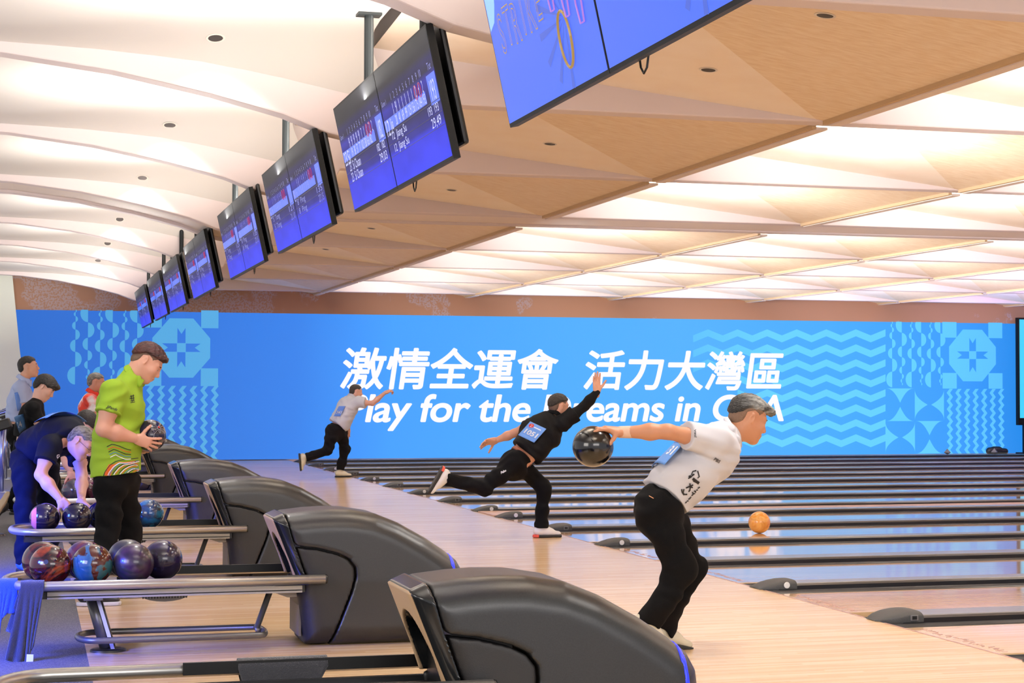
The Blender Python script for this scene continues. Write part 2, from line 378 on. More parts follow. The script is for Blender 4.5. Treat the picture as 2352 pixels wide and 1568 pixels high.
# ------------------------------------------------------------------ implicit shapes -> one smooth mesh
def V3(p): return np.array([p[0], p[1], p[2]], float)
def smin(a, b, k):
    if k <= 0: return np.minimum(a, b)
    h = np.maximum(k-np.abs(a-b), 0)/k
    return np.minimum(a, b)-h*h*k*0.25
def net(F, org, res):
    """naive surface nets over a sampled field"""
    ins = F < 0
    c = np.zeros(tuple(n-1 for n in F.shape), np.int8)
    for i in (0, 1):
        for j in (0, 1):
            for k in (0, 1):
                c += ins[i:F.shape[0]-1+i, j:F.shape[1]-1+j, k:F.shape[2]-1+k]
    act = (c > 0) & (c < 8)
    idx = np.argwhere(act)
    ids = np.full(c.shape, -1, np.int64); ids[act] = np.arange(len(idx))
    pos = np.zeros((len(idx), 3)); cnt = np.zeros(len(idx))
    I, J, K = idx.T
    cor = [(i, j, k) for i in (0, 1) for j in (0, 1) for k in (0, 1)]
    val = {q: F[I+q[0], J+q[1], K+q[2]] for q in cor}
    for q in cor:
        for ax in range(3):
            if q[ax] == 0:
                w = list(q); w[ax] = 1; w = tuple(w)
                a, b = val[q], val[w]; m = (a < 0) != (b < 0)
                t = np.where(m, a/np.where(m, a-b, 1), 0)
                p = np.array(q, float)[None, :].repeat(len(idx), 0); p[:, ax] += t
                pos += p*m[:, None]; cnt += m
    pos = (pos/cnt[:, None]+idx)*res+org
    faces = []
    for ax in range(3):
        s0 = [slice(1, -1)]*3; s1 = [slice(1, -1)]*3
        s0[ax] = slice(0, -1); s1[ax] = slice(1, None)
        a = ins[tuple(s0)]; b = ins[tuple(s1)]; e = np.argwhere(a != b)
        if not len(e): continue
        off = np.ones(3, int); off[ax] = 0; e = e+off
        flip = ins[tuple(e.T)]
        u_, v_ = [(1, 2), (2, 0), (0, 1)][ax]
        du = np.zeros(3, int); du[u_] = 1; dv = np.zeros(3, int); dv[v_] = 1
        q = np.stack([ids[tuple((e-du-dv).T)], ids[tuple((e-dv).T)], ids[tuple(e.T)], ids[tuple((e-du).T)]], 1)
        q[~flip] = q[~flip][:, ::-1]
        faces.append(q)
    return pos, np.concatenate(faces)
class SDF:
    def __init__(s): s.p = []; s.post = []
    def put(s, fn, lo, hi, k=0.03, sub=False): s.p.append((fn, np.array(lo, float), np.array(hi, float), k, sub)); return s
    def seg(s, a, b, ra, rb, k=0.03, flat=1.0, side=None, sub=False):
        """tapered limb; flat<1 squeezes it across 'side' x axis (side = the wide direction)"""
        a, b = V3(a), V3(b); d = b-a; L2 = max(d@d, 1e-9); m = max(ra, rb); w = None
        if flat != 1.0:
            t = d/math.sqrt(L2); sd = V3(side); sd = sd-t*(sd@t); sd /= np.linalg.norm(sd); w = np.cross(t, sd)
        def fn(X, Y, Z):
            px_, py_, pz_ = X-a[0], Y-a[1], Z-a[2]
            t = np.clip((px_*d[0]+py_*d[1]+pz_*d[2])/L2, 0, 1)
            qx, qy, qz = px_-t*d[0], py_-t*d[1], pz_-t*d[2]
            r = ra+(rb-ra)*t
            if w is None: return np.sqrt(qx*qx+qy*qy+qz*qz)-r
            n = qx*w[0]+qy*w[1]+qz*w[2]; f = 1/flat-1
            qx, qy, qz = qx+w[0]*n*f, qy+w[1]*n*f, qz+w[2]*n*f
            return (np.sqrt(qx*qx+qy*qy+qz*qz)-r)*(flat*0.5+0.5)
        return s.put(fn, np.minimum(a, b)-m, np.maximum(a, b)+m, k, sub)
    def path(s, pts, rs, k=0.03, **kw):
        for i in range(len(pts)-1): s.seg(pts[i], pts[i+1], rs[i], rs[i+1], k, **kw)
        return s
    def ell(s, c, ax, rad, k=0.03, sub=False):
        c = V3(c); A = np.array([V3(q)/np.linalg.norm(V3(q)) for q in ax]); rad = np.array(rad, float); mn = rad.min()
        ext = np.sqrt(((A*rad[:, None])**2).sum(0))
        def fn(X, Y, Z):
            p = (X-c[0], Y-c[1], Z-c[2]); q = [(p[0]*A[i, 0]+p[1]*A[i, 1]+p[2]*A[i, 2])/rad[i] for i in range(3)]
            n = np.sqrt(q[0]**2+q[1]**2+q[2]**2)
            g = np.sqrt((q[0]/rad[0])**2+(q[1]/rad[1])**2+(q[2]/rad[2])**2)
            return np.where(g > 1e-6, n*(n-1)/np.maximum(g, 1e-6), -mn)
        return s.put(fn, c-ext, c+ext, k, sub)
    def mesh(s, res):
        pad = max(p[3] for p in s.p)*0.5+3*res
        lo = np.min([p[1] for p in s.p if not p[4]], 0)-pad; hi = np.max([p[2] for p in s.p if not p[4]], 0)+pad
        n = np.ceil((hi-lo)/res).astype(int)+1
        g = [lo[i]+np.arange(n[i])*res for i in range(3)]
        F = np.full(tuple(n), 1.0, np.float32)
        for fn, a, b, k, sub in s.p:
            i0 = np.clip(((a-k-3*res-lo)/res).astype(int), 0, n-1); i1 = np.clip(np.ceil((b+k+3*res-lo)/res).astype(int)+1, 1, n)
            if (i1 <= i0).any(): continue
            sl = tuple(slice(p, q) for p, q in zip(i0, i1))
            X, Y, Z = np.meshgrid(*[g[i][sl[i]] for i in range(3)], indexing='ij', sparse=True)
            d = fn(X, Y, Z)
            F[sl] = -smin(-F[sl], d, k) if sub else smin(F[sl], d, k)
        X, Y, Z = np.meshgrid(*g, indexing='ij', sparse=True)
        for fn in s.post: F = fn(F, X, Y, Z)
        F[0], F[-1], F[:, 0], F[:, -1], F[:, :, 0], F[:, :, -1] = (1,)*6
        return net(F, lo, res)
    def val(s, P):
        X, Y, Z = P[:, 0], P[:, 1], P[:, 2]; F = np.full(len(P), 1.0)
        for fn, a, b, k, sub in s.p:
            d = fn(X, Y, Z); F = -smin(-F, d, k) if sub else smin(F, d, k)
        for fn in s.post: F = fn(F, X, Y, Z)
        return F
def plane_cut(p, n):
    p, n = V3(p), V3(n); n = n/np.linalg.norm(n)
    return lambda F, X, Y, Z: np.maximum(F, (X-p[0])*n[0]+(Y-p[1])*n[1]+(Z-p[2])*n[2])
def mesh_of(name, pieces, mats, parent=None):
    """pieces: [(verts, faces, material index)] -> one smooth object"""
    vs = []; fs = []; mi = []; o = 0
    for v, f, k in pieces:
        vs.append(v); fs.append(np.asarray(f)+o); o += len(v); mi += [k]*len(f)
    v = np.concatenate(vs); f = np.concatenate(fs)
    me = bpy.data.meshes.new(name); me.vertices.add(len(v)); me.vertices.foreach_set('co', v.astype(np.float32).ravel())
    me.loops.add(len(f)*4); me.loops.foreach_set('vertex_index', f.astype(np.int32).ravel())
    me.polygons.add(len(f)); me.polygons.foreach_set('loop_start', np.arange(len(f), dtype=np.int32)*4)
    me.update(calc_edges=True)
    for q in (mats if isinstance(mats, (list, tuple)) else [mats]): me.materials.append(q)
    me.polygons.foreach_set('material_index', np.array(mi, np.int32)); me.validate()
    return link(name, me, parent, smooth=True)
def poly_sd(pts):
    P = np.array(pts, float)
    def fn(x, y):
        x, y = np.broadcast_arrays(x, y); d = np.full(x.shape, 1e9); s = np.ones(x.shape)
        n = len(P)
        for i in range(n):
            a, b = P[i], P[i-1]; e = b-a; wx, wy = x-a[0], y-a[1]
            t = np.clip((wx*e[0]+wy*e[1])/(e@e), 0, 1)
            bx, by = wx-e[0]*t, wy-e[1]*t; d = np.minimum(d, bx*bx+by*by)
            c1 = y >= a[1]; c2 = y < b[1]; c3 = e[0]*wy > e[1]*wx
            flip = (c1 & c2 & c3) | (~c1 & ~c2 & ~c3); s = np.where(flip, -s, s)
        return s*np.sqrt(d)
    return fn

# ------------------------------------------------------------------ writing
def text_mesh(body, size, bold=0.0, shear=0.0, space=1.0, align='CENTER', smooth=3):
    """flat lettering; bold strokes are thickened by laying shifted copies of the letters over each other"""
    c = bpy.data.curves.new('lettering', 'FONT'); c.body = body; c.size = size; c.align_x = align; c.align_y = 'CENTER'
    c.shear = shear; c.space_character = space; c.resolution_u = smooth; c.fill_mode = 'FRONT'
    o = bpy.data.objects.new('lettering', c); COL.objects.link(o)
    dg = bpy.context.evaluated_depsgraph_get(); dg.update()
    me = bpy.data.meshes.new_from_object(o.evaluated_get(dg))
    bpy.data.objects.remove(o); bpy.data.curves.remove(c)
    v = [tuple(q.co) for q in me.vertices]; f = [tuple(p.vertices) for p in me.polygons]
    bpy.data.meshes.remove(me)
    if bold:
        v0, f0, n = v, f, len(v); v, f = [], []
        for k in range(14):
            dx, dy = bold*size*math.cos(k*math.pi/7+.2), bold*size*math.sin(k*math.pi/7+.2)
            v += [(x+dx, y+dy, 0) for x, y, z in v0]; f += [tuple(i+n*k for i in q) for q in f0]
    return v, f
def text_size(v): 
    a = np.array(v); return a[:, 0].max()-a[:, 0].min(), a[:, 1].max()-a[:, 1].min(), a.min(0), a.max(0)
def text_on(mb, body, org, ex, ey, w=None, h=None, bold=0.0, shear=0.0, mi=0, align='CENTER', space=1.0):
    """lettering fitted to width w / height h around the point org, in the plane of the unit vectors ex, ey"""
    v, f = text_mesh(body, 1.0, bold, shear, space)
    sw, sh, lo, hi = text_size(v)
    kx = (w/sw) if w else h/sh; ky = (h/sh) if h else kx
    cx = {'CENTER': (lo[0]+hi[0])/2, 'LEFT': lo[0], 'RIGHT': hi[0]}[align]; cy = (lo[1]+hi[1])/2
    org, ex, ey = Vector(org), Vector(ex), Vector(ey)
    return mb.add([org+ex*((x-cx)*kx)+ey*((y-cy)*ky) for x, y, z in v], f, mi)

# ------------------------------------------------------------------ ball returns
M['hood'] = mat('hood_plastic', '1f2022', 0.32, var='252628', vscale=200, bump=0.06, bscale=350, spec=0.5)
M['hoodbase'] = mat('hood_base', '161517', 0.5, bump=0.12, bscale=300)
M['bezel'] = mat('bezel_gloss', '17191b', 0.14)
M['lip'] = mat('lip_tan', 'b99a78', 0.45)
M['chrome'] = mat('brushed_tube', 'b4b2ae', 0.3, metal=0.85)
M['tube'] = mat('grey_tube', '6b6a68', 0.35, metal=0.6)
M['bracket'] = mat('bracket_cast', '9d988f', 0.5)
M['blueband'] = mat('blue_light_band', '1020a0', 0.3, emit='2436ff', strength=0.9)
HY = Y0-0.01
SIDE = [(1.283, 0.693), (1.348, 0.721), (1.495, 0.737), (1.6, 0.742), (1.717, 0.739), (1.866, 0.714), (1.992, 0.663), (2.144, 0.578), (2.246, 0.509),
        (2.325, 0.448), (2.36, 0.385), (2.37, 0.3), (2.36, 0.12), (2.33, 0.0), (1.46, 0.0), (1.435, 0.2), (1.405, 0.375), (1.372, 0.47)]
BASE = [(1.30, 0.78), (1.345, 0.72), (1.40, 0.563), (1.415, 0.548), (1.52, 0.535), (1.638, 0.505), (1.70, 0.475), (1.735, 0.43), (1.74, 0.38), (1.715, 0.29), (1.592, -0.02), (1.2, -0.02), (1.2, 0.78)]
BEZ = [(1.2, 0.80), (1.352, 0.735), (1.402, 0.562), (1.46, 0.40), (1.475, 0.36), (1.40, 0.36), (1.2, 0.36)]
def hood_body(inset=0.0, rnd=0.115, hw=0.275):
    f = poly_sd(SIDE)
    def fn(X, Y, Z):
        d2 = f(X, Z)+rnd+inset; dy = np.abs(Y-HY)-(hw-rnd-inset)+0*Z
        # sides lean in slightly towards the top
        dy = dy+0.05*np.maximum(Z-0.35, 0)
        a = np.maximum(d2, 0); b_ = np.maximum(dy, 0)
        return np.sqrt(a*a+b_*b_)+np.minimum(np.maximum(d2, dy), 0)-rnd
    return fn
def hood_part(name, fn_region, inset, m, parent, rnd=0.115, res=0.0105, extra=None):
    s = SDF(); body = hood_body(inset, rnd)
    s.put(lambda X, Y, Z: body(X, Y, Z), (1.2, HY-0.3, -0.02), (2.42, HY+0.3, 0.78), 0)
    s.post.append(lambda F, X, Y, Z: np.maximum(F, -Z))
    s.post.append(lambda F, X, Y, Z: np.maximum(F, fn_region(X, Y, Z)))
    if extra: s.post.append(extra)
    v, f = s.mesh(res)
    return mesh_of(name, [(v, f, 0)], m, parent)
pb, pz = poly_sd(BASE), poly_sd(BEZ)
def mouth(F, X, Y, Z):                      # the opening the balls roll out of
    t = (Z-0.42)/0.27; xf = 1.372-0.09*np.clip(t, 0, 1)
    e = np.sqrt(((Y-HY)/0.185)**2+((Z-0.46)/0.15)**2)-1
    cut = np.maximum(e*0.15, X-1.62)
    low = np.maximum(np.maximum(np.abs(Y-HY)-0.185, Z-0.46), np.maximum(0.30-Z, X-1.62))
    return np.maximum(F, -np.minimum(cut, low))
ret = thing('ball_return', 'nearest ball return with dark hood, cut off by the bottom of the picture', 'ball return', (1.85, HY, 0), 'ball returns')
bx = lambda X, Y, Z: pb(X, Z)
hood_part('hood_cover', lambda X, Y, Z: np.maximum(-pb(X, Z)+0.004, -pz(X, Z)), 0.0, M['hood'], ret)
hood_part('base_panel', lambda X, Y, Z: np.maximum(pb(X, Z)+0.006, -pz(X, Z)+0.003), 0.006, M['hoodbase'], ret, extra=mouth)
FRONT = lambda Z: 1.283+np.maximum(0.693-Z, 0)*0.40
hood_part('mouth_bezel', lambda X, Y, Z: np.maximum(pz(X, Z)+0.004, FRONT(Z)+0.007-X), -0.004, M['bezel'], ret, rnd=0.10, res=0.0065, extra=mouth)
hood_part('mouth_lip', lambda X, Y, Z: np.maximum(pz(X, Z)+0.004, X-FRONT(Z)-0.014), -0.001, M['lip'], ret, rnd=0.10, res=0.0048, extra=mouth)
b = MB(); b.box((1.44, HY-0.2, 0.28), (1.66, HY+0.2, 0.62)); b.build('mouth_interior', M['black'], ret)
hood_part('light_band', lambda X, Y, Z: np.abs(X-(2.325-0.10*np.maximum(Z-0.1, 0)))-0.012, -0.003, M['blueband'], ret)
# seam lines pressed into the shell
b = MB()
# rack: rail loop
RZ, RW = 0.375, 0.315
def loop_pts(x0, x1a, x1b, w, z, n=14):
    pts = [(x1a, HY-w, z)]
    for i in range(n+1):
        a = -math.pi/2-math.pi*i/n; pts.append((x0+w*0.62*math.cos(a), HY+w*math.sin(a), z))
    return pts+[(x1b, HY+w, z)]
b = MB(); b.tube(loop_pts(0.08, 1.56, 1.44, RW, RZ), 0.026, 14); b.build('rail', M['chrome'], ret, smooth=True)
b = MB(); b.lathe([(0, 0.012), (0.022, 0.012), (0.025, 0.006), (0.025, 0)], n=16); b.v = [(1.56+c, HY-RW+a, RZ+d) for a, d, c in b.v]; b.build('rail_cap', M['black'], ret, smooth=True)
b = MB()
for yy in (HY-0.235, HY-0.075, HY+0.075, HY+0.235): b.box((-0.02, yy-0.014, 0.318), (1.46, yy+0.014, 0.338))
b.box((-0.03, HY-0.25, 0.30), (1.46, HY+0.25, 0.318)); b.build('ball_tray', M['dark'], ret)
b = MB(); b.box((0.1, HY-0.285, 0.318), (1.44, HY-0.262, 0.338)); b.box((0.1, HY-0.285, 0.302), (1.44, HY-0.262, 0.312)); b.build('side_strip', M['bracket'], ret)
b = MB(); b.box((0.55, HY+0.285, 0.36), (1.46, HY+0.30, 0.405)); b.build('back_guard', M['black'], ret)
b = MB()
b.tube([(0.335, HY-0.03, 0.31), (0.42, HY-0.10, 0.012)], 0.042, 16)
b.build('leg', M['tube'], ret, smooth=True)
b = MB(); b.obox((0.40, HY-0.125, 0.16), (0.010, 0, 0), (0, 0.004, 0), (-0.043, 0.035, 0.145)); b.build('leg_strip', mat('leg_insert', '8e90b8', 0.3, metal=0.5), ret)
b = MB(); b.obox((0.335, HY-0.16, 0.30), (0.05, 0, 0), (0, 0.12, 0), (0, 0, 0.012)); b.obox((0.34, HY-0.05, 0.275), (0.045, 0, 0), (0, 0.07, 0), (0, 0, 0.006)); b.build('leg_bracket', M['tube'], ret, bevel=0.004)
b = MB(); b.lathe([(0, 0.016), (0.085, 0.016), (0.095, 0.010), (0.097, 0.0)], n=28); b.v = [(0.42+x, HY-0.13+y*0.75, z) for x, y, z in b.v]; b.build('foot_plate', M['dark'], ret, smooth='auto')
ring = [(1.21, HY-0.33, 0.085), (0.36, HY-0.33, 0.085)]
for i in range(1, 12):
    a = -math.pi/2-math.pi*i/12; ring.append((0.36+0.10*math.cos(a), HY-0.16+0.17*math.sin(a), 0.085))
ring += [(0.36, HY+0.01, 0.085), (1.21, HY+0.01, 0.085)]
for i in range(1, 6):
    a = math.pi/2-math.pi*i/6; ring.append((1.21+0.04*math.cos(a), HY-0.16+0.17*math.sin(a), 0.085))
b = MB(); b.tube(ring, 0.017, 10, closed=True); b.build('foot_ring', M['tube'], ret, smooth=True)
b = MB(); b.tube([(1.22, HY-0.16, 0.085), (1.215, HY-0.13, 0.10), (1.29, HY-0.13, 0.31)], 0.017, 10); b.build('strut', M['tube'], ret, smooth=True)
b = MB(); b.prism([(1.22, 0.318), (1.47, 0.318), (1.47, 0.265), (1.38, 0.262), (1.29, 0.295)], 'y', HY-0.16, HY+0.2); b.build('mount', M['bracket'], ret, bevel=0.008)
b = MB()
b.prism([(0.72+0.14*math.cos(math.pi*i/10), 0.302-0.05*math.sin(math.pi*i/10)) for i in range(11)], 'y', HY-0.1, HY+0.1, 0)
for i in range(16): b.box((0.60+i*0.0155, HY-0.104, 0.27), (0.606+i*0.0155, HY-0.1, 0.302), 1)
b.build('hand_dryer', [M['tube'], M['black']], ret)
b = MB(); b.box((1.438, HY-0.17, 0.05), (1.452, HY+0.17, 0.24)); b.build('front_hatch', mat('hatch_grey', '5d564c', .5), ret)
RETURN_Y = [Y0+L*k for k in (-2, 0, 2, 4)]+[cap_y(k) for k in (6, 8, 10, 12)]
RLAB = ['nearest ball return with dark hood, cut off by the bottom of the picture',
        'dark ball return with a towel over its rail and seven balls on its rack',
        'dark ball return standing behind the man in the lime green shirt',
        'dark ball return whose hood shows just above the third hood, silver rail in front',
        'dark ball return whose hood shows right behind the spider ball',
        'sixth dark ball return in the row, a sliver of hood over the fifth',
        'seventh dark ball return in the row, far down the approach',
        'farthest dark ball return of the row, by the blue banner']
returns = [ret]
ret['label'] = RLAB[0]
for i in range(1, 8): returns.append(copy_tree(ret, (0, RETURN_Y[i]-RETURN_Y[0], 0), RLAB[i]))
for i, r_ in enumerate(returns): r_.location.y = RETURN_Y[i]-0.01

# ------------------------------------------------------------------ bowling balls
def ball_mat(name, cols, scale=6.0, rough=0.12, seed=0.0, cuts=None, dist=1.5):
    m = bpy.data.materials.new(name); m.use_nodes = True; nt = m.node_tree; L_ = nt.links.new
    b = nt.nodes['Principled BSDF']; b.inputs['Roughness'].default_value = rough; b.inputs['Coat Weight'].default_value = 0.35; b.inputs['Coat Roughness'].default_value = 0.05
    deep = 1.0 if 'amber' in name else 0.55
    lin_ = lambda c: tuple(x*deep for x in lin(c)[:3])+(1,)
    tc = nt.nodes.new('ShaderNodeTexCoord'); mp = nt.nodes.new('ShaderNodeMapping'); mp.inputs['Location'].default_value = (seed, seed*1.7, -seed); L_(tc.outputs['Object'], mp.inputs[0])
    n = nt.nodes.new('ShaderNodeTexNoise'); n.inputs['Scale'].default_value = scale; n.inputs['Detail'].default_value = 5; n.inputs['Distortion'].default_value = dist; L_(mp.outputs[0], n.inputs[0])
    r = nt.nodes.new('ShaderNodeValToRGB'); e = r.color_ramp.elements
    k = len(cols); ps = cuts or [0.34+0.32*i/max(1, k-1) for i in range(k)]
    e[0].position = ps[0]; e[0].color = lin_(cols[0]); e[1].position = ps[-1]; e[1].color = lin_(cols[-1])
    for i in range(1, k-1): q = e.new(ps[i]); q.color = lin_(cols[i])
    L_(n.outputs['Fac'], r.inputs[0]); L_(r.outputs[0], b.inputs['Base Color'])
    return m
BR = 0.108
def uv_ball(r, nu=40, nv=24):
    b = MB()
    b.v = [(0, 0, r)]+[(r*math.sin(math.pi*j/nv)*math.cos(2*math.pi*i/nu), r*math.sin(math.pi*j/nv)*math.sin(2*math.pi*i/nu), r*math.cos(math.pi*j/nv)) for j in range(1, nv) for i in range(nu)]+[(0, 0, -r)]
    for i in range(nu): b.f.append((0, 1+i, 1+(i+1) % nu)); b.f.append((len(b.v)-1, 1+(nv-2)*nu+(i+1) % nu, 1+(nv-2)*nu+i))
    for j in range(nv-2):
        for i in range(nu): b.f.append((1+j*nu+i, 1+(j+1)*nu+i, 1+(j+1)*nu+(i+1) % nu, 1+j*nu+(i+1) % nu))
    b.mi = [0]*len(b.f); return b
def ball(loc, m, label, group=None, holes=None, r=BR):
    o = uv_ball(r).build('bowling_ball', m, None, smooth=True); o.location = loc
    bpy.context.view_layer.update(); tag(o, label, 'bowling ball', group)
    if holes:                               # directions of the finger holes
        hm = M['black']
        for h in holes:
            h = Vector(h).normalized(); b = MB(); c = h*(r-0.0005)
            b.disc(c+h*0.0012, h, 0.0125, 16); q = b.build('finger_hole', hm, None); q.parent = o
    return o
rk = 'balls on the second rack'
front = [(0.121, 'ff'), (0.332, ''), (0.547, '')]
bz_ = 0.338+BR*0.93
yf, yb_ = Y0-0.165, Y0+0.075
def bx_at(u, v, y): return at(u, v, Y=y).x
ZB = 0.468
ball((bx_at(118, 1298, yf)-0.006, yf, ZB), ball_mat('ball_red_orange', ['150c14', '6a0e1c', '1a1016', 'c8481c', '2a0c10'], 5, seed=2.2), 'red, orange and black swirled ball, front row, beside the towel', rk, [(-0.2, -0.9, 0.25)])
ball((bx_at(212, 1293, yf), yf, ZB), ball_mat('ball_teal_rust', ['2f6a80', '4c868c', '5a1d14', '74301a', '467f86'], 4.2, seed=5.1, cuts=[.38, .45, .47, .56, .58]), 'teal and rust brown marbled ball in the front row', rk)
ball((bx_at(307, 1287, yf), yf, ZB), ball_mat('ball_grey_purple', ['26262a', '3a3a3e', '4a2450', '2c1a34'], 4.5, seed=8.3, rough=0.28), 'dark grey and purple ball, last in the front row', rk)
ball((bx_at(97, 1292, yb_), yb_, ZB), ball_mat('ball_black_red', ['141018', '2a1420', '7c2a24', '1a1420'], 4, seed=1.1), 'black and dark red ball in the back row behind the red and orange one', rk)
ball((bx_at(195, 1291, yb_), yb_, ZB), ball_mat('ball_orange_blue', ['b0492c', '7a3040', '2a2a60', '9c4636'], 4, seed=3.7), 'orange and blue ball peeking out behind the teal marbled ball', rk)
ball((bx_at(292, 1286, Y0+.11), Y0+.11, ZB), ball_mat('ball_charcoal', ['2e3034', '3c3e42', '26282c'], 4, seed=6.2, rough=0.3), 'charcoal ball in the back row behind the grey and purple one', rk)
ball((bx_at(371, 1284, Y0-.01)+0.006, Y0-.01, ZB), ball_mat('ball_violet', ['21182e', '30244a', '281c36'], 3.5, seed=4.4, rough=0.2), 'dark violet ball standing alone at the right end of the row', rk, [(0.35, -0.5, 0.75)])
y3 = RETURN_Y[2]-0.165
r3 = 'balls on the third rack'
pk = ball((bx_at(103, 1180, y3), y3, ZB+0.0), ball_mat('ball_dark_purple', ['1c1630', '2a2044', '201838'], 3.5, seed=9), 'dark purple ball with a pink stripe, leftmost on the rack under the bending man', r3)
b = MB(); P = []
for i in range(25):
    a = math.pi*(0.15+0.85*i/24)
    P.append([Vector((-0.62, -0.5, 0.15)).normalized().cross(Vector((0, 0, 1))).normalized()*0+Vector((BR*1.004*(-0.88+0.11*j), -BR*math.sqrt(max(0, 1-(-0.88+0.11*j)**2))*math.sin(a)*1.004, BR*math.sqrt(max(0, 1-(-0.88+0.11*j)**2))*math.cos(a)*1.004)) for j in range(4)])
b.grid(P); q = b.build('stripe', mat('pink_stripe', 'f0766c', 0.15, coat=0.5), None, smooth=True); q.parent = pk
ball((bx_at(177, 1181, y3), y3, ZB), ball_mat('ball_midnight', ['17142a', '241e3c', '1b1830'], 3, seed=11), 'midnight purple ball the bending man reaches for', r3, [(-0.1, -0.3, 0.9)])
ball((bx_at(234, 1182, y3+.2), y3+.2, ZB), ball_mat('ball_navy', ['15163a', '20224c', '181836'], 3, seed=12), 'navy ball half hidden by the black trousers of the man in green', r3)
ball((bx_at(343, 1172, RETURN_Y[2]+0.075), RETURN_Y[2]+0.075, ZB), ball_mat('ball_sky_blue', ['2a7fb0', '3d8fb8', '39405a', '2f78b0'], 4, seed=13.2), 'blue and grey marbled ball right of the black trousers', r3, [(0.6, -0.7, 0.35)])
y4 = RETURN_Y[3]-0.165
r4 = 'balls on the fourth rack'
ball((bx_at(170, 1113, y4), y4, ZB), ball_mat('ball_red_grey', ['96181c', 'b8202a', '5a5660', '42404a'], 4, seed=14.5), 'red and grey ball seen between the arms of the bending man', r4)
ball((bx_at(205, 1112, y4+.22), y4+.22, ZB), ball_mat('ball_maroon', ['52182a', '7a3048', '2c1420'], 4, seed=15.1), 'maroon ball beside the red one, next to the bending man\'s forearm', r4)
roll = at(1744, 1200, Y=16.07)
ball((roll.x, 16.07, BR), ball_mat('ball_amber', ['e8952c', 'f2b45c', 'c97a24', 'f0a848'], 4.5, seed=17, cuts=[.36, .45, .6, .64]), 'amber orange ball rolling down the lane')

# ------------------------------------------------------------------ hanging screens
M['bezel_tv'] = mat('tv_bezel', '070708', 0.5, spec=.2)
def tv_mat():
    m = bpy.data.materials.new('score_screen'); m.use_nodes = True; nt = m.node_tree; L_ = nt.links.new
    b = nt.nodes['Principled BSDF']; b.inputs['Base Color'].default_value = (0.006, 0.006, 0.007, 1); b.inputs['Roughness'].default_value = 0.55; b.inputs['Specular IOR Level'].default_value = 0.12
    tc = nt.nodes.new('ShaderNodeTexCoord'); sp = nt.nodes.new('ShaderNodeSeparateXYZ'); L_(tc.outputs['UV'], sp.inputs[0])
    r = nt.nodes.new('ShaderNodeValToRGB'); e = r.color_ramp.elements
    e[0].position = 0.0; e[0].color = lin('3c46ff'); e[1].position = 1.0; e[1].color = lin('3f3f40')  # grey upper end is glare on the glass, painted into the emission
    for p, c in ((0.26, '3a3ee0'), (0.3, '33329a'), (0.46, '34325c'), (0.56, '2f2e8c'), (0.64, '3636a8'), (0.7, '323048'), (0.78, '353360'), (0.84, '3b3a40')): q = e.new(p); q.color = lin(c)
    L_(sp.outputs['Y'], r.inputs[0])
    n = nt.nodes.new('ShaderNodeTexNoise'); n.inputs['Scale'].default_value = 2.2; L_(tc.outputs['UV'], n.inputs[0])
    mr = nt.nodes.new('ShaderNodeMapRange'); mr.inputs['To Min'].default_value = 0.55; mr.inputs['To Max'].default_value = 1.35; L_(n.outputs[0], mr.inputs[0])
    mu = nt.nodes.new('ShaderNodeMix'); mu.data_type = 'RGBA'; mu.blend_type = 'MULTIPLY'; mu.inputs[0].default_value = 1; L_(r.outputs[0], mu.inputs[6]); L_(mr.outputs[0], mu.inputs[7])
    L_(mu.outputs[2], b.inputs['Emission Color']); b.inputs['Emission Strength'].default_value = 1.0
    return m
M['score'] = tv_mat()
M['ink'] = screen_mat('screen_ink', 'c8ccff', 1.0)
M['inkdim'] = screen_mat('screen_ink_dim', '7f86d8', 0.9)
M['inkline'] = screen_mat('screen_line', '20203a', 0.5)
M['hilite'] = screen_mat('screen_hilite', '3f6cff', 0.9)
M['inkred'] = screen_mat('screen_red', 'c03a50', 0.8)
TW, TH = 2.62, 0.655
TB, TT = Vector((1.93, 0, 2.50)), Vector((1.79, 0, 3.135))   # bottom and top edge of the tilted faces
ty = (TT-TB).normalized(); tn = Vector((ty.z, 0, -ty.x))*-1   # out of the screen, towards the seats
tv_h = (TT-TB).length
def panel_pt(yc, s, t, out=0.0):            # s: 0 left (far end) .. 1 right (near end) over the whole pair, t: 0 bottom .. 1 top
    p = TB+ty*(t*tv_h)+tn*out
    return Vector((p.x, yc+TW/2-s*TW, p.z))
EX = Vector((0, -1, 0))
def uvquad(name, pts, m, parent):
    me = bpy.data.meshes.new(name); me.from_pydata([tuple(p) for p in pts], [], [(0, 1, 2, 3)]); me.materials.append(m)
    uv = me.uv_layers.new(name='uv'); 
    for i, c in enumerate([(0, 0), (1, 0), (1, 1), (0, 1)]): uv.data[i].uv = c
    me.update(); return link(name, me, parent)
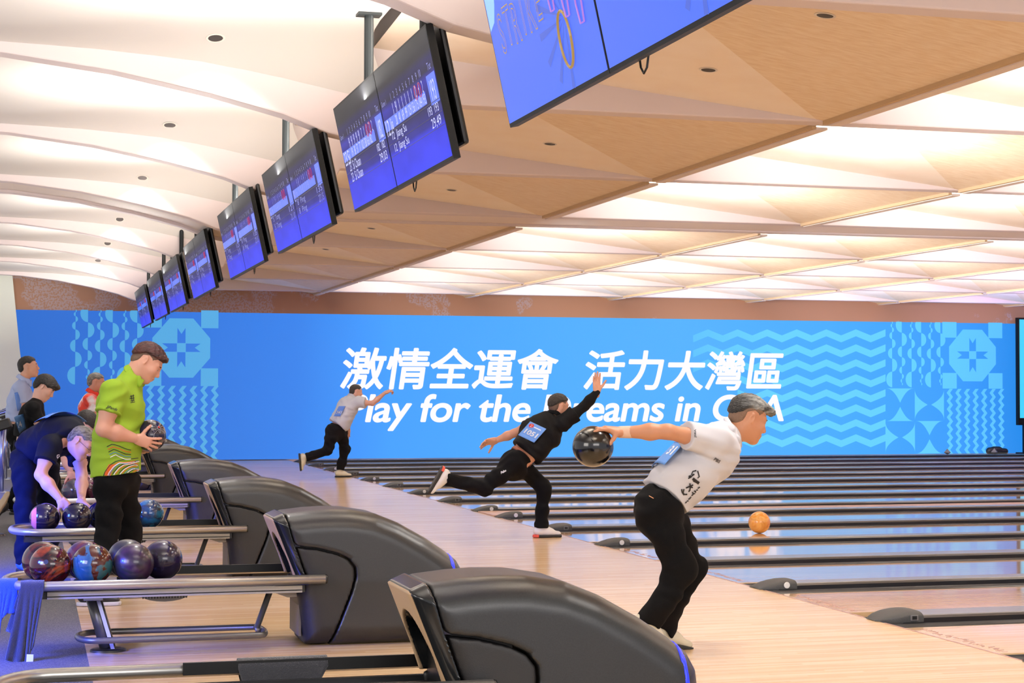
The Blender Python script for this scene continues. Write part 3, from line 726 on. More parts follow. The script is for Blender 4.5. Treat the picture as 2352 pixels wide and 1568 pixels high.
def monitor(yc, label, lvl, names=None):
    t = thing('monitor_pair', label, 'screen', (1.9, yc, 2.5), 'hanging pairs of score screens')
    for i in (0, 1):
        a, c = i*0.5+0.001, i*0.5+0.499
        bz = MB(); mid = panel_pt(yc, (a+c)/2, 0.5, -0.018)
        bz.obox(mid, EX*(TW*(c-a)/2), ty*(tv_h/2), tn*0.018); h = bz.build('housing', M['bezel_tv'], t)
        g = 0.006
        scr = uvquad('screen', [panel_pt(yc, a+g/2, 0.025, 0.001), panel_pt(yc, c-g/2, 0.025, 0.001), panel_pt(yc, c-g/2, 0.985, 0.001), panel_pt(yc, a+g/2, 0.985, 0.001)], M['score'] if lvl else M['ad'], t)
        if lvl: score_text(scr, yc, a+g, c-g, lvl, names[i])
        else: ad_text(scr, yc, a+g, c-g, i)
    r = MB(); mid = panel_pt(yc+0.02, 0.5, 0.56, -0.085); r.obox(mid, EX*(TW/2), ty*(tv_h*0.47), tn*0.016); r.build('rear_panel', M['black'], t, bevel=0.02)
    r = MB()
    for s in (0.25, 0.75): r.obox(panel_pt(yc, s, 0.5, -0.05), EX*0.05, ty*(tv_h*0.3), tn*0.03)
    r.build('mount_frame', M['black'], t)
    for s in (0.22, 0.80):
        q = panel_pt(yc, s, 0.75, -0.06); p = MB(); p.tube([(q.x+0.02, q.y, q.z), (q.x+0.02, q.y, 3.62)], 0.028, 12)
        p.box((q.x-0.05, q.y-0.05, 3.60), (q.x+0.09, q.y+0.05, 3.615)); p.build('pole', M['tube_dark'], t)
    c = MB(); q = panel_pt(yc, 0.6, 0.0, -0.05); c.tube([q+Vector((0, 0, 0.02)), q+Vector((0, 0.02, -0.03)), q+Vector((0, 0.05, -0.045)), q+Vector((0, 0.08, -0.02)), q+Vector((0, 0.1, 0.03))], 0.004, 6)
    c.build('cable', M['black'], t)
    return t
M['tube_dark'] = mat('pole_paint', '16191a', 0.5, spec=.2)
def score_text(scr, yc, a, c, lvl, nm):
    """one scoring sheet: frame numbers, marks, running score, team rows"""
    num, team, marks, runs, tot, t1, t2, pts_ = nm
    w = (c-a)*TW
    def P(x, y, o=0.003): return panel_pt(yc, a+(c-a)*x, y, o)
    b = MB()
    for y0_, y1_ in ((0.455, 0.46), (0.36, 0.364), (0.262, 0.266)): b.add([P(0, y0_), P(1, y0_), P(1, y1_), P(0, y1_)], [(0, 1, 2, 3)])
    b.build('rule', M['inkline'], scr)
    b = MB(); b.add([P(0.0, 0.475, .002), P(0.8, 0.475, .002), P(0.8, 0.57, .002), P(0.0, 0.57, .002)], [(0, 1, 2, 3)]); b.add([P(0.86, 0.44, .002), P(1, 0.44, .002), P(1, 0.66, .002), P(0.86, 0.66, .002)], [(0, 1, 2, 3)])
    b.build('score_band', M['hilite'], scr)
    b = MB(); ink = 0
    text_on(b, 'Game 1', P(0.02, 0.705), EX, ty, h=0.028, align='LEFT')
    for i in range(10): text_on(b, str(i+1), P(0.22+i*0.062, 0.715), EX, ty, h=0.036)
    text_on(b, 'Tot', P(0.94, 0.715), EX, ty, h=0.036)
    b.build('header_text', M['inkdim'], scr)
    im = M['ink'] if lvl == 1 else M['inkdim']
    def row(nm_, items):
        b = MB()
        for (tx, x, y, kw) in items: text_on(b, tx, P(x, y), EX, ty, **kw)
        b.build(nm_, im, scr)
    row('mark_text', [(mk, 0.22+i*0.062, 0.615, dict(h=0.06, w=0.020*max(1, len(mk)*0.9))) for i, mk in enumerate(marks)])
    row('running_text', [(rn, 0.24+i*0.066, 0.52, dict(h=0.052, w=0.022*len(rn))) for i, rn in enumerate(runs)])
    row('player_text', [(num, 0.02, 0.50, dict(h=0.085, w=0.085, align='LEFT')), (team, 0.11, 0.50, dict(h=0.085, w=0.07, align='LEFT'))])
    row('total_text', [(tot, 0.93, 0.54, dict(h=0.10, w=0.09))])
    full = {'Jia': 'Jiang Su', 'Si': 'Si Chuan'}.get(team, team)
    for yy, tt, hh, ww in ((0.41, t1, .043, .22), (0.31, t2, .055, .20)):
        row('team_text', [(num+'  '+full, 0.10, yy, dict(h=0.055, w=0.36, align='LEFT'))])
        row('figure_text', [(tt, 0.96, yy, dict(h=hh, w=ww, align='RIGHT'))])
    for x in (0.66, 0.73):
        b = MB(); b.tube([P(x+0.022*math.cos(q*math.pi/6), 0.605+0.055*math.sin(q*math.pi/6), 0.004) for q in range(12)], 0.002, 5, closed=True)
        b.build('split_ring', M['inkred'], scr)
M['ad'] = screen_mat('advert_blue', '2b62f6', 1.0)
M['gold'] = screen_mat('advert_gold', 'b08a3c', 0.9)
M['pink'] = screen_mat('advert_pink', 'b47ae0', 0.9)
M['pale'] = screen_mat('advert_pale', '8cc4ff', 1.0)
M['deep'] = screen_mat('advert_deep', '2a56d0', 1.0)
def ad_text(scr, yc, a, c, i):
    w = (c-a)*TW
    def P(x, y, o=0.003): return panel_pt(yc, a+(c-a)*x, y, o)
    b = MB()                                 # word drawn as hollow gold letters: outline ribbons
    x_ = 0.13
    word = 'STRIKE'
    for k, ch in enumerate(word):
        cu = bpy.data.curves.new('outline', 'FONT'); cu.body = ch; cu.size = 1.0; cu.fill_mode = 'NONE'; cu.bevel_depth = 0.012; cu.bevel_resolution = 0; cu.align_x = 'CENTER'; cu.align_y = 'CENTER'; cu.resolution_u = 3
        o = bpy.data.objects.new('outline', cu); COL.objects.link(o); dg = bpy.context.evaluated_depsgraph_get(); dg.update()
        me = bpy.data.meshes.new_from_object(o.evaluated_get(dg)); bpy.data.objects.remove(o); bpy.data.curves.remove(cu)
        cx, cy = 0.12+k*0.083, (0.55, 0.57, 0.555, 0.57, 0.56, 0.59)[k]
        org = P(cx, cy, 0.004)
        b.add([org+EX*(q.co.x*0.155)+ty*(q.co.y*0.23)+tn*(q.co.z*0.05) for q in me.vertices], [tuple(p.vertices) for p in me.polygons])
        bpy.data.meshes.remove(me)
    b.build('hollow_word', M['gold'], scr)
    b = MB()                                 # outline drawings of skittles and a ball
    for (cx, cy, s_) in ((0.66, 0.66, .8), (0.78, 0.58, .8), (0.89, 0.50, .8)):
        pr = [(0.0, 0.17), (0.022, 0.155), (0.026, 0.13), (0.018, 0.10), (0.016, 0.07), (0.034, 0.0), (0.04, -0.05), (0.026, -0.14), (0, -0.14)]
        pts = [P(cx, cy, .004)+EX*(r*s_)+ty*(h*s_) for r, h in pr]+[P(cx, cy, .004)-EX*(r*s_)+ty*(h*s_) for r, h in pr[::-1]]
        b.tube(pts, 0.0035, 5)
    b.build('skittle_drawing', M['pink'], scr)
    b = MB(); b.tube([P(0.72, 0.30, .004)+EX*(0.065*math.cos(q*math.pi/12))+ty*(0.105*math.sin(q*math.pi/12)) for q in range(24)], 0.006, 5, closed=True)
    b.build('ball_drawing', M['gold'], scr)
    b = MB(); b.add([P(0, 0.62, .002), P(0.06, 0.66, .002), P(0.10, 0.76, .002), P(0.13, 0.9, .002), P(0.15, 0.985, .002), P(0, 0.985, .002)], [(0, 1, 2, 3, 4, 5)]); b.build('pale_arc', M['pale'], scr)
    b = MB()
    for q in range(9):
        an = 0.9+q*0.45; b.add([P(0.74, 0.42, .0015), P(0.74+0.42*math.cos(an)*.6, 0.42+0.5*math.sin(an)*.8, .0015), P(0.74+0.42*math.cos(an+.12)*.6, 0.42+0.5*math.sin(an+.12)*.8, .0015)], [(0, 1, 2)])
    b.v = [(x, min(max(y, yc+TW/2-c*TW+0.01), yc+TW/2-a*TW-0.01), z) for x, y, z in b.v]
    b.build('ray_burst', M['deep'], scr)
SC1 = ('23', 'Si', ['9/', '9/', '9/', '9/', '9/', '7', 'X', 'X', '72', '2'], ['19', '38', '57', '77', '102', '138', '163', '182'], '182', '182  182', '29,03', 0)
SC2 = ('12', 'Jia', ['X', '9/', 'X', 'X', 'X', 'X', 'X', '72', '9', '2'], ['20', '40', '69', '99', '129', '156', '175', '184', '193'], '193', '193  193', '29,49', 0)
SC3 = ('8', 'Ping', ['9', '8/', 'X', '9', '9/', 'X', '8', '9'], ['9', '29', '48', '57', '77', '95'], '135', '135', '27,15', 0)
SC4 = ('5', 'Tong', ['X', '7', '9/', 'X', '8', '9', '9/'], ['17', '24', '44', '62', '70'], '121', '121', '21,10', 0)
TVY = [5.74, 9.37, 12.83, 16.31, 20.36, 24.05, 27.2, 30.65]
TLAB = ['nearest hanging pair of screens, showing a bright blue advert with the word STRIKE',
        'hanging pair of score screens listing Jiang Su and Si Chuan, second from the camera',
        'third hanging pair of score screens from the camera, dark tops and blue lower halves',
        'fourth hanging pair of score screens, a cable loop dangling below',
        'fifth hanging pair of score screens, over the blue hood-side approach',
        'sixth hanging pair of score screens, against the brown fascia',
        'seventh hanging pair of score screens, last but one of the row',
        'farthest and smallest hanging pair of score screens']
proto = None
for i, y in enumerate(TVY):
    if i == 0: monitor(y, TLAB[0], 0)
    elif i == 1: monitor(y, TLAB[1], 1, (SC1, SC2))
    elif i == 2: proto = monitor(y, TLAB[2], 2, (SC4, SC3))
    else: copy_tree(proto, (0, y-TVY[2], 0), TLAB[i])
# ------------------------------------------------------------------ ceiling downlights
M['can'] = mat('downlight_can', '120f0c', 0.5); M['rim'] = mat('downlight_rim', 'd8cdc0', 0.35)
def spot(P):
    l = bpy.data.lights.new('downlight_lamp', 'SPOT'); l.energy = 115; l.spot_size = math.radians(115); l.spot_blend = 0.7; l.shadow_soft_size = 0.06; l.color = (1.0, 0.96, 0.92)
    o = bpy.data.objects.new('downlight_lamp', l); COL.objects.link(o); o.location = Vector(P)-Vector((0, 0, 0.03))
def downlight(P, nrm, label, lamp=True):
    t = thing('downlight', label, 'downlight', P, 'recessed downlights'); P = Vector(P); nrm = Vector(nrm).normalized()
    a = nrm.orthogonal().normalized(); c = nrm.cross(a)
    b = MB(); vs = []
    for k in range(24):
        d = a*math.cos(k*math.pi/12)+c*math.sin(k*math.pi/12)
        vs += [P+d*0.062+nrm*0.002, P+d*0.052+nrm*0.006, P+d*0.046+nrm*0.002]
    b.add(vs, [(k*3+j, ((k+1) % 24)*3+j, ((k+1) % 24)*3+j+1, k*3+j+1) for k in range(24) for j in (0, 1)]); b.build('rim', M['rim'], t, smooth=True)
    b = MB(); b.disc(P+nrm*0.003, nrm, 0.049, 24); b.build('can', M['can'], t)
    if lamp: spot(P)
dg = bpy.context.evaluated_depsgraph_get(); dg.update()
DL = [(495, 87, 'over the white vault behind the second screen pair'), (390, 287, 'in the second white vault'), (327, 408, 'in the third white vault'), (275, 503, 'in the fourth white vault'),
      (247, 558, 'in the fifth white vault'), (225, 598, 'in the sixth white vault'),
      (1895, 35, 'in the grained coffer at the top right'), (1627, 160, 'in the plain coffer right of the advert screens'), (1263, 330, 'in the second row of coffers'),
      (1037, 436, 'in the third row of coffers'), (853, 524, 'in the fourth row of coffers'), (748, 572, 'in the fifth row of coffers'), (668, 608, 'in the sixth row of coffers')]
for u, v, w_ in DL:
    d = (at(u, v, Y=10)-Vector((0, 0, CAM_H))).normalized()
    hit, p, nn, ix, ob, mx = SC.ray_cast(dg, Vector((0, 0, CAM_H))+d*0.5, d)
    if hit and ob.name.startswith('ceiling'):
        if nn.dot(d) > 0: nn = -nn
        downlight(p, nn, 'small round recessed downlight '+w_)

for (ya, yb) in BAYS:                       # the same downlights further right, above the lanes and out of sight behind the beams
    if ya < 9: spot((4.1, (ya+yb)/2-1.2, 3.42))
# ------------------------------------------------------------------ the blue LED banner wall
def led_mat(name, stops, strength=1.0):     # colours along the length of the wall (the picture shown on the LED wall)
    m = bpy.data.materials.new(name); m.use_nodes = True; nt = m.node_tree; L_ = nt.links.new
    b = nt.nodes['Principled BSDF']; b.inputs['Base Color'].default_value = (0.006, 0.008, 0.015, 1); b.inputs['Roughness'].default_value = 0.7; b.inputs['Specular IOR Level'].default_value = 0.1
    tc = nt.nodes.new('ShaderNodeTexCoord'); sp = nt.nodes.new('ShaderNodeSeparateXYZ'); L_(tc.outputs['Object'], sp.inputs[0])
    mr = nt.nodes.new('ShaderNodeMapRange'); mr.inputs['From Max'].default_value = 21.5; L_(sp.outputs['X'], mr.inputs[0])
    r = nt.nodes.new('ShaderNodeValToRGB'); e = r.color_ramp.elements
    e[0].position = stops[0][0]; e[0].color = lin(stops[0][1]); e[1].position = stops[-1][0]; e[1].color = lin(stops[-1][1])
    for p, c in stops[1:-1]: q = e.new(p); q.color = lin(c)
    L_(mr.outputs[0], r.inputs[0]); L_(r.outputs[0], b.inputs['Emission Color']); b.inputs['Emission Strength'].default_value = strength
    return m
M['led'] = led_mat('led_blue', [(0, '2e6ac8'), (0.1, '3370d2'), (0.24, '3a80e4'), (0.33, '459cfc'), (0.5, '4ea8ff'), (0.62, '52acff'), (0.8, '46a6fe'), (0.93, '3a98f8'), (1, '2688e4')])
M['ledpat'] = led_mat('led_pattern', [(0, '4e9ed4'), (0.24, '5aaae0'), (0.6, '58b6ff'), (0.72, '66ccff'), (0.88, '62caff'), (1, '58b8ff')])
M['ledwhite'] = screen_mat('led_white', 'f1effc', 1.0)
BYF = WY-0.06
left_e = [at(33, 711, Y=BYF), at(76, 1060, Y=BYF)]
ban = MB(); ban.prism([(left_e[0].x-0.02, BT), (left_e[1].x-0.05, 0.02), (23.2, 0.02), (23.2, BT)], 'y', BYF, WY+0.01)
banner = ban.build('banner_wall', M['led']); tag(banner, 'long bright blue banner wall with white slogan and pale patterns at the back', 'banner')
def bp(u, v): return at(u, v, Y=BYF-0.004)
def bxz(x, z, o=0.004): return Vector((x, BYF-o, z))
def bpoly(mb, uv): p = [bp(*q) for q in uv]; mb.add(p, [tuple(range(len(p)))])
# slogan, each line set along its own pixels' span on the wall
def slogan(name, body, u0, u1, v0, v1, bold, shear, space=1.0):
    """v0,v1: top and bottom at the left end"""
    a, c = bp(u0, v1), bp(u1, v1); top = bp(u0, v0)
    b = MB(); v, f = text_mesh(body, 1.0, bold, shear, space, smooth=9); sw, sh, lo, hi = text_size(v)
    kx = (c.x-a.x)/sw; ky = (top.z-a.z)/sh
    b.add([bxz(a.x+(x-lo[0])*kx, a.z+(y-lo[1])*ky, 0.006) for x, y, z in v], f)
    return b.build(name, M['ledwhite'], banner)
slogan('slogan_text', '激情全運會', 781, 1283, 796, 894, 0.022, 0.14)
slogan('slogan_text', '活力大灣區', 1340, 1800, 803, 896, 0.022, 0.14)
slogan('slogan_text', 'Play for the Dreams in GBA', 790, 1800, 904, 990, 0.022, 0.18, 0.97)
# pale patterns
def pattern_block(x0, x1, z0, z1, mb, kind):
    W_, H_ = x1-x0, z1-z0
    def Q(s, t): return bxz(x0+W_*s, z0+H_*t)
    if kind == 'star':
        q = 0.235
        for cx, cy in ((0, 0), (1-q, 0), (0, 1-q), (1-q, 1-q)): mb.add([Q(cx, cy), Q(cx+q, cy), Q(cx+q, cy+q), Q(cx, cy+q)], [(0, 1, 2, 3)])
        oc = [(0.34, 0.88), (0.66, 0.88), (0.89, 0.62), (0.89, 0.36), (0.66, 0.10), (0.34, 0.10), (0.11, 0.36), (0.11, 0.62)]
        oc = [(a, d+0.01) for a, d in oc]; mb.add([Q(*p) for p in oc], [tuple(range(8))])
    if kind == 'zig':
        for i in range(7):
            c = 0.05+i*0.145; n = 16; w_ = 0.058
            for j in range(n):
                a = 0.0 if j % 2 else 0.05; d = 0.05 if j % 2 else 0.0
                t0, t1 = 1-j/n, 1-(j+1)/n
                mb.add([Q(c+a, t0), Q(c+a+w_, t0), Q(c+d+w_, t1), Q(c+d, t1)], [(0, 3, 2, 1)])
    if kind == 'scal':
        seq = [(0, .03), (1, .05), (0, .075), (1, .10), (0, .135), (1, .16), (0, .20)]
        for c_ in range(3):
            for h_ in range(2):
                cx = 0.10+c_*0.335+h_*0.168; t = 1.0 if not h_ else 1.05; big = h_
                rs = [.03, .045, .06, .085, .11, .13, .16, .19] if not h_ else [.19, .16, .13, .11, .085, .06, .045, .03]
                sgn = -1 if h_ else 1
                for r in rs:
                    n = 10; c0 = t-r*0.5
                    pts = [(cx+sgn*r*0.55*math.sin(math.pi*i/n), min(1, max(0, c0+r*0.62*math.cos(math.pi*i/n)))) for i in range(n+1)]
                    if c0 < -0.02: break
                    mb.add([Q(*p) for p in pts], [tuple(range(n+1))]); t -= r*1.24; sgn = -sgn
    if kind == 'petal':
        for i in range(2):
            for j in range(2):
                a0, b0 = i*0.5, j*0.5; hor = (i+j+1) % 2
                for k in range(2):
                    pts = []
                    for q_ in range(9):
                        an = math.pi/2*q_/8
                        pts.append((0.25*(1-math.cos(an)), 0.5*0.5*math.sin(an)))
                    for sg in (0, 1):
                        # concave kite between two round petals
                        tri = []
                        for q_ in range(9):
                            an = math.pi/2*q_/8; tri.append((0.25-0.25*math.sin(an)*1.0, 0.25*(1-math.cos(an))))
                        full_ = [(0.25, 0.22)]+[(0.25-0.24*(q_/8)**1.0, 0.22-0.22*(1-(1-q_/8)**2.2)) for q_ in range(1, 9)]
                        mir = [(0.5-x, y) for x, y in full_[::-1]]
                        sh = full_+mir[:-1]
                        sh = [(x, 0.5-y) if k else (x, y) for x, y in sh]
                        if hor: sh = [(y, x) for x, y in sh]
                        if sg == 0: mb.add([Q(a0+x, b0+y) for x, y in sh], [tuple(range(len(sh)))])
def star_core(x0, x1, z0, z1, mb):
    W_, H_ = x1-x0, z1-z0
    def Q(s, t): return bxz(x0+W_*s, z0+H_*t, 0.008)
    c, d, e = 0.445, 0.555, 0.115
    for k in range(4):
        sh = [(c, 0.56), (d, 0.56), (d+0.0, 0.76), (0.5, 0.68), (c, 0.76)]
        out = []
        for x, y in sh:
            x, y = x-0.5, y-0.5
            for _ in range(k): x, y = -y, x
            out.append((0.5+x, 0.505+y))
        mb.add([Q(*p) for p in out], [tuple(range(5))])
def blk(u0, u1, v0, v1): a, c = bp(u0, v1), bp(u1, v0); return a.x, c.x, a.z, c.z
b = MB(); dk = MB()
R_ = blk(2165, 2302, 741, 892); pattern_block(*R_, b, 'star'); star_core(*R_, dk)
R_ = blk(2168, 2303, 893, 1042); pattern_block(*R_, b, 'zig')
R_ = blk(2036, 2168, 740, 892); pattern_block(*R_, b, 'scal')
R_ = blk(2034, 2168, 892, 1042); pattern_block(*R_, b, 'petal')
R_ = blk(330, 502, 713, 886); pattern_block(*R_, b, 'star'); star_core(*R_, dk)
R_ = blk(326, 498, 886, 1058); pattern_block(*R_, b, 'zig')
R_ = blk(155, 326, 713, 886); pattern_block(*R_, b, 'scal')
b.build('pattern_tiles', M['ledpat'], banner); dk.build('pattern_star', M['led'], banner)
b = MB()                                    # wave bands fading in from the slogan
for row in range(8):
    vb = 781+row*34.4
    us = [2034-i*34 for i in range(0, 14 if row < 3 else 11)]
    for i in range(len(us)-1):
        va, vc = (vb-14, vb) if i % 2 == 0 else (vb, vb-14)
        bpoly(b, [(us[i+1], vc-11), (us[i], va-11), (us[i], va+5), (us[i+1], vc+5)][::-1])
b.build('wave_bands', M['ledpat'], banner)
# portable screen at the right end, floor lights and bag beside it
SX = at(2336, 730, Y=34.75).x
t = thing('portable_screen', 'tall cyan screen on a dark stand at the far right edge', 'screen', (SX+0.3, 34.75, 0))
b = MB(); b.box((SX, 34.72, 0.66), (SX+1.3, 34.82, 3.06)); b.build('housing', M['bezel_tv'], t)
b = MB(); b.box((SX+0.04, 34.705, 0.82), (SX+1.26, 34.72, 3.02)); b.build('display', screen_mat('cyan_display', '38c8fb', 1.0), t)
b = MB(); b.box((SX+0.16, 34.74, 0.04), (SX+0.32, 34.82, 0.66)); b.box((SX+0.05, 34.62, 0.0), (SX+0.6, 34.92, 0.05)); b.build('stand', M['bezel_tv'], t)
for i, (u, v) in enumerate(((2176, 1041), (2284, 1041))):
    p = at(u, v, Y=34.15); b = MB(); h = .085
    b.add([(p.x-h, p.y, .085), (p.x+h, p.y, .085), (p.x, p.y-h, .085), (p.x, p.y+h, .085), (p.x, p.y, .17), (p.x, p.y, .0405)], [(0, 2, 4), (2, 1, 4), (1, 3, 4), (3, 0, 4), (2, 0, 5), (1, 2, 5), (3, 1, 5), (0, 3, 5)])
    tag(b.build('lane_sensor', mat('sensor_grey', '6d6a68', .6), None), ('small grey diamond shape on the farthest divider, under the zigzag pattern', 'small grey diamond shape on the farthest divider, beside the black bag')[i], 'sensor', 'diamond shapes on the farthest divider')

# ------------------------------------------------------------------ people
def nz(v): v = V3(v); return v/np.linalg.norm(v)
SKIN = {}
def skin_mat(c):
    if c not in SKIN: SKIN[c] = mat('skin_'+c, c, 0.5, sss=0.08, var=c, bump=0.05, bscale=220)
    return SKIN[c]
def clipped(s, fn, lo, hi, k, planes):
    pl = [(V3(p), nz(n)) for p, n in planes]
    def g(X, Y, Z):
        d = fn(X, Y, Z)
        for p, n in pl: d = np.maximum(d, (X-p[0])*n[0]+(Y-p[1])*n[1]+(Z-p[2])*n[2])
        return d
    s.put(g, lo, hi, k)
def seg_clip(s, a, b, ra, rb, k, planes, flat=1.0, side=None):
    t = SDF(); t.seg(a, b, ra, rb, k, flat, side); fn, lo, hi, k, _ = t.p[0]; clipped(s, fn, lo, hi, k, planes)
def folds(amp, freq, d1, d2, seed=0.0):
    """soft cloth folds: warped waves running across d1"""
    d1, d2 = nz(d1), nz(d2)
    def fn(F, X, Y, Z):
        a = X*d1[0]+Y*d1[1]+Z*d1[2]; b = X*d2[0]+Y*d2[1]+Z*d2[2]
        w = np.sin(freq*a+2.2*np.sin(freq*0.37*b+seed)+seed)*np.sin(freq*0.29*b+1.3*np.sin(freq*0.21*a)+seed*2)
        return (F+amp*w*np.exp(-(F/0.03)**2)).astype(np.float32)
    return fn
def head_sdf(c, f, up, H=1.0, neck=None, nr=0.056):
    """head with brow, nose, lips, chin, ears; c = centre between the ears"""
    f = nz(f); u = V3(up); u = nz(u-f*(u@f)); s = np.cross(f, u); c = V3(c)
    P = lambda a, b, d=0.0: c+(f*a+s*d+u*b)*H
    S = SDF(); A = (f, s, u)
    S.ell(P(-.014, .036), A, (.099*H, .077*H, .083*H), 0.02)
    S.ell(P(.030, -.030), A, (.066*H, .061*H, .082*H), 0.03*H)
    for q in (-1, 1):
        S.seg(P(-.008, -.040, .054*q), P(.058, -.088, .020*q), .020*H, .018*H, 0.035*H)
        S.ell(P(.056, -.022, .040*q), A, (.026*H, .022*H, .024*H), 0.03*H)
        S.seg(P(.080, .026, .010*q), P(.066, .028, .046*q), .012*H, .010*H, 0.02*H)
    S.ell(P(.068, -.096), A, (.020*H, .024*H, .018*H), 0.025*H)
    S.seg(P(.086, .012), P(.108, -.026), .0085*H, .0115*H, 0.014*H)
    for q in (-1, 1): S.ell(P(.098, -.032, .012*q), A, (.011*H, .009*H, .008*H), 0.010*H)
    S.seg(P(.087, -.060, -.018), P(.095, -.058, 0), .0055*H, .0075*H, 0.008*H); S.seg(P(.087, -.060, .018), P(.095, -.058, 0), .0055*H, .0075*H, 0.008*H)
    S.seg(P(.086, -.070, -.014), P(.091, -.071, 0), .006*H, .008*H, 0.008*H); S.seg(P(.086, -.070, .014), P(.091, -.071, 0), .006*H, .008*H, 0.008*H)
    for q in (-1, 1): S.ell(P(.093, .005, .031*q), A, (.0105*H, .016*H, .0085*H), 0.012*H, sub=True)
    for q in (-1, 1): S.ell(P(.0765, .0115, .031*q), A, (.0115*H, .0145*H, .0075*H), 0.004*H)
    for q in (-1, 1):
        e1 = nz(f*0.92+s*q*0.55-u*0.1)*-1; e2 = nz(u+f*-0.18); e3 = np.cross(e1, e2)
        S.ell(P(-.020, .000, .078*q), (e1, e2, e3), (.019*H, .032*H, .0085*H), 0.008*H)
        S.ell(P(-.016, .003, .089*q), (e1, e2, e3), (.010*H, .020*H, .007*H), 0.006*H, sub=True)
    if neck is not None:
        S.seg(P(-.028, -.050), neck, nr*H, nr*1.04, 0.045*H)
    return S, P, (f, s, u)
HAIR_SHORT = [(.100, .056), (.14, .10), (.10, .17), (-.16, .17), (-.16, -.05), (-.095, -.072), (-.070, -.060), (-.050, -.028), (-.040, .020), (-.012, .036), (.008, .030), (.012, -.008), (.026, -.006), (.036, .032), (.055, .052)]
HAIR_TOP = [(.108, .050), (.16, .05), (.13, .17), (-.16, .17), (-.16, -.035), (-.10, -.022), (-.062, .008), (-.035, .034), (.03, .044), (.06, .046)]
HAIR_CROP = [(.088, .058), (.118, .082), (.13, .17), (-.16, .17), (-.16, -.035), (-.10, -.022), (-.062, .008), (-.035, .034), (.03, .044), (.06, .050)]
HAIR_BOWL = [(.085, .030), (.15, .02), (.15, .17), (-.17, .17), (-.17, -.06), (-.09, -.085), (-.055, -.05), (-.042, .012), (.0, .026), (.03, .012), (.05, .028)]
def hair_part(P, ax, H, m, poly, thick, parent, res, fringe=0.0, rough=0.003, name='hair', spike=0.0, taper=.03):
    f, s, u = ax; c = P(0, 0); S = SDF()
    S.ell(P(-.014, .036), ax, ((.099+thick)*H, (.077+thick*.8)*H, (.083+thick*1.15)*H), 0.02)
    if fringe: S.ell(P(.075, .080), ax, (.045*H+fringe, .055*H, .026*H+fringe*.3), 0.03)
    if fringe > 0.015: S.ell(P(.105, .068), (nz(f-u*.5), s, nz(u+f*.5)), (.035*H, .04*H, .014*H), 0.02)
    S.ell(P(-.03, -.02), ax, ((.078+thick*.6)*H, (.066+thick*.6)*H, .06*H), 0.03)
    pf = poly_sd([(a*H, b*H) for a, b in poly])
    def cut(F, X, Y, Z):
        a = (X-c[0])*f[0]+(Y-c[1])*f[1]+(Z-c[2])*f[2]; b = (X-c[0])*u[0]+(Y-c[1])*u[1]+(Z-c[2])*u[2]; q = (X-c[0])*s[0]+(Y-c[1])*s[1]+(Z-c[2])*s[2]
        w = np.sin(260*q+40*a)*np.sin(190*a+60*b+3*np.sin(90*q))+0.6*np.sin(430*q-120*a)
        F = F+rough*w*0.6+spike*np.maximum(0, b/H-.05)*np.sin(150*a)*np.sin(170*q)
        e = pf(a, b); k = np.clip(1+e/(taper*H), 0, 1)
        return np.maximum(F+(thick*1.1+.004)*H*k*k*(3-2*k), e).astype(np.float32)
    S.post.append(cut)
    v, fc = S.mesh(res)
    return mesh_of(name, [(v, fc, 0)], m, parent)
def hand_sdf(w, d, n, right, curls, thumb=(0.6, 0.75, 0.25), scale=1.0, spread=0.05, tcurl=0.25):
    """palm, four unequal fingers bent at the knuckles, thumb from the side of the palm"""
    w = V3(w); d = nz(d); n = V3(n); n = nz(n-d*(n@d)); t = np.cross(d, n) if right else np.cross(n, d)
    Q = lambda a, b, c=0.0: w+(d*a+t*b+n*c)*scale
    S = SDF()
    S.seg(Q(-.03, 0), Q(.02, 0), .026*scale, .027*scale, .02, 0.72, t)
    for q, o in ((.026, .030), (.009, .036), (-.009, .034), (-.026, .026)):
        S.seg(Q(.012, q*.55), Q(.055+o, q), .015*scale, .0125*scale, .02)
    S.seg(Q(.012, .014, .006), Q(.045, .030, .010), .017*scale, .014*scale, .02)      # ball of the thumb
    S.seg(Q(.02, -.016, .006), Q(.05, -.024, .006), .013*scale, .011*scale, .02)
    L3 = [(.042, .026, .021), (.047, .030, .022), (.043, .028, .022), (.033, .021, .019)]
    for i, (q, o) in enumerate(((.028, .086), (.0095, .091), (-.0095, .087), (-.0275, .077))):
        p = Q(o, q, 0.0); ang = 0.0; sp = spread*(1.5-i); r = .0098 if i < 3 else .0086
        c3 = curls[i] if isinstance(curls[i], (tuple, list)) else (curls[i]*.9, curls[i], curls[i]*.8)
        for j in range(3):
            ang += c3[j]
            dd = (d*math.cos(sp)+t*math.sin(sp))*math.cos(ang)+n*math.sin(ang); e = p+nz(dd)*L3[i][j]*scale
            S.seg(p, e, r*scale, (r-.0007)*scale, .006); p = e; r -= .0008
    p = Q(.030, .032, .008); td = nz(d*thumb[0]+t*thumb[1]+n*thumb[2]); r = .0125
    for j, l in enumerate((.038, .032, .025)):
        e = p+td*l*scale; S.seg(p, e, r*scale, (r-.0012)*scale, .010 if j == 0 else .005); p = e; r -= .0012
        td = nz(td+(d*0.5+n*0.5)*tcurl)
    return S
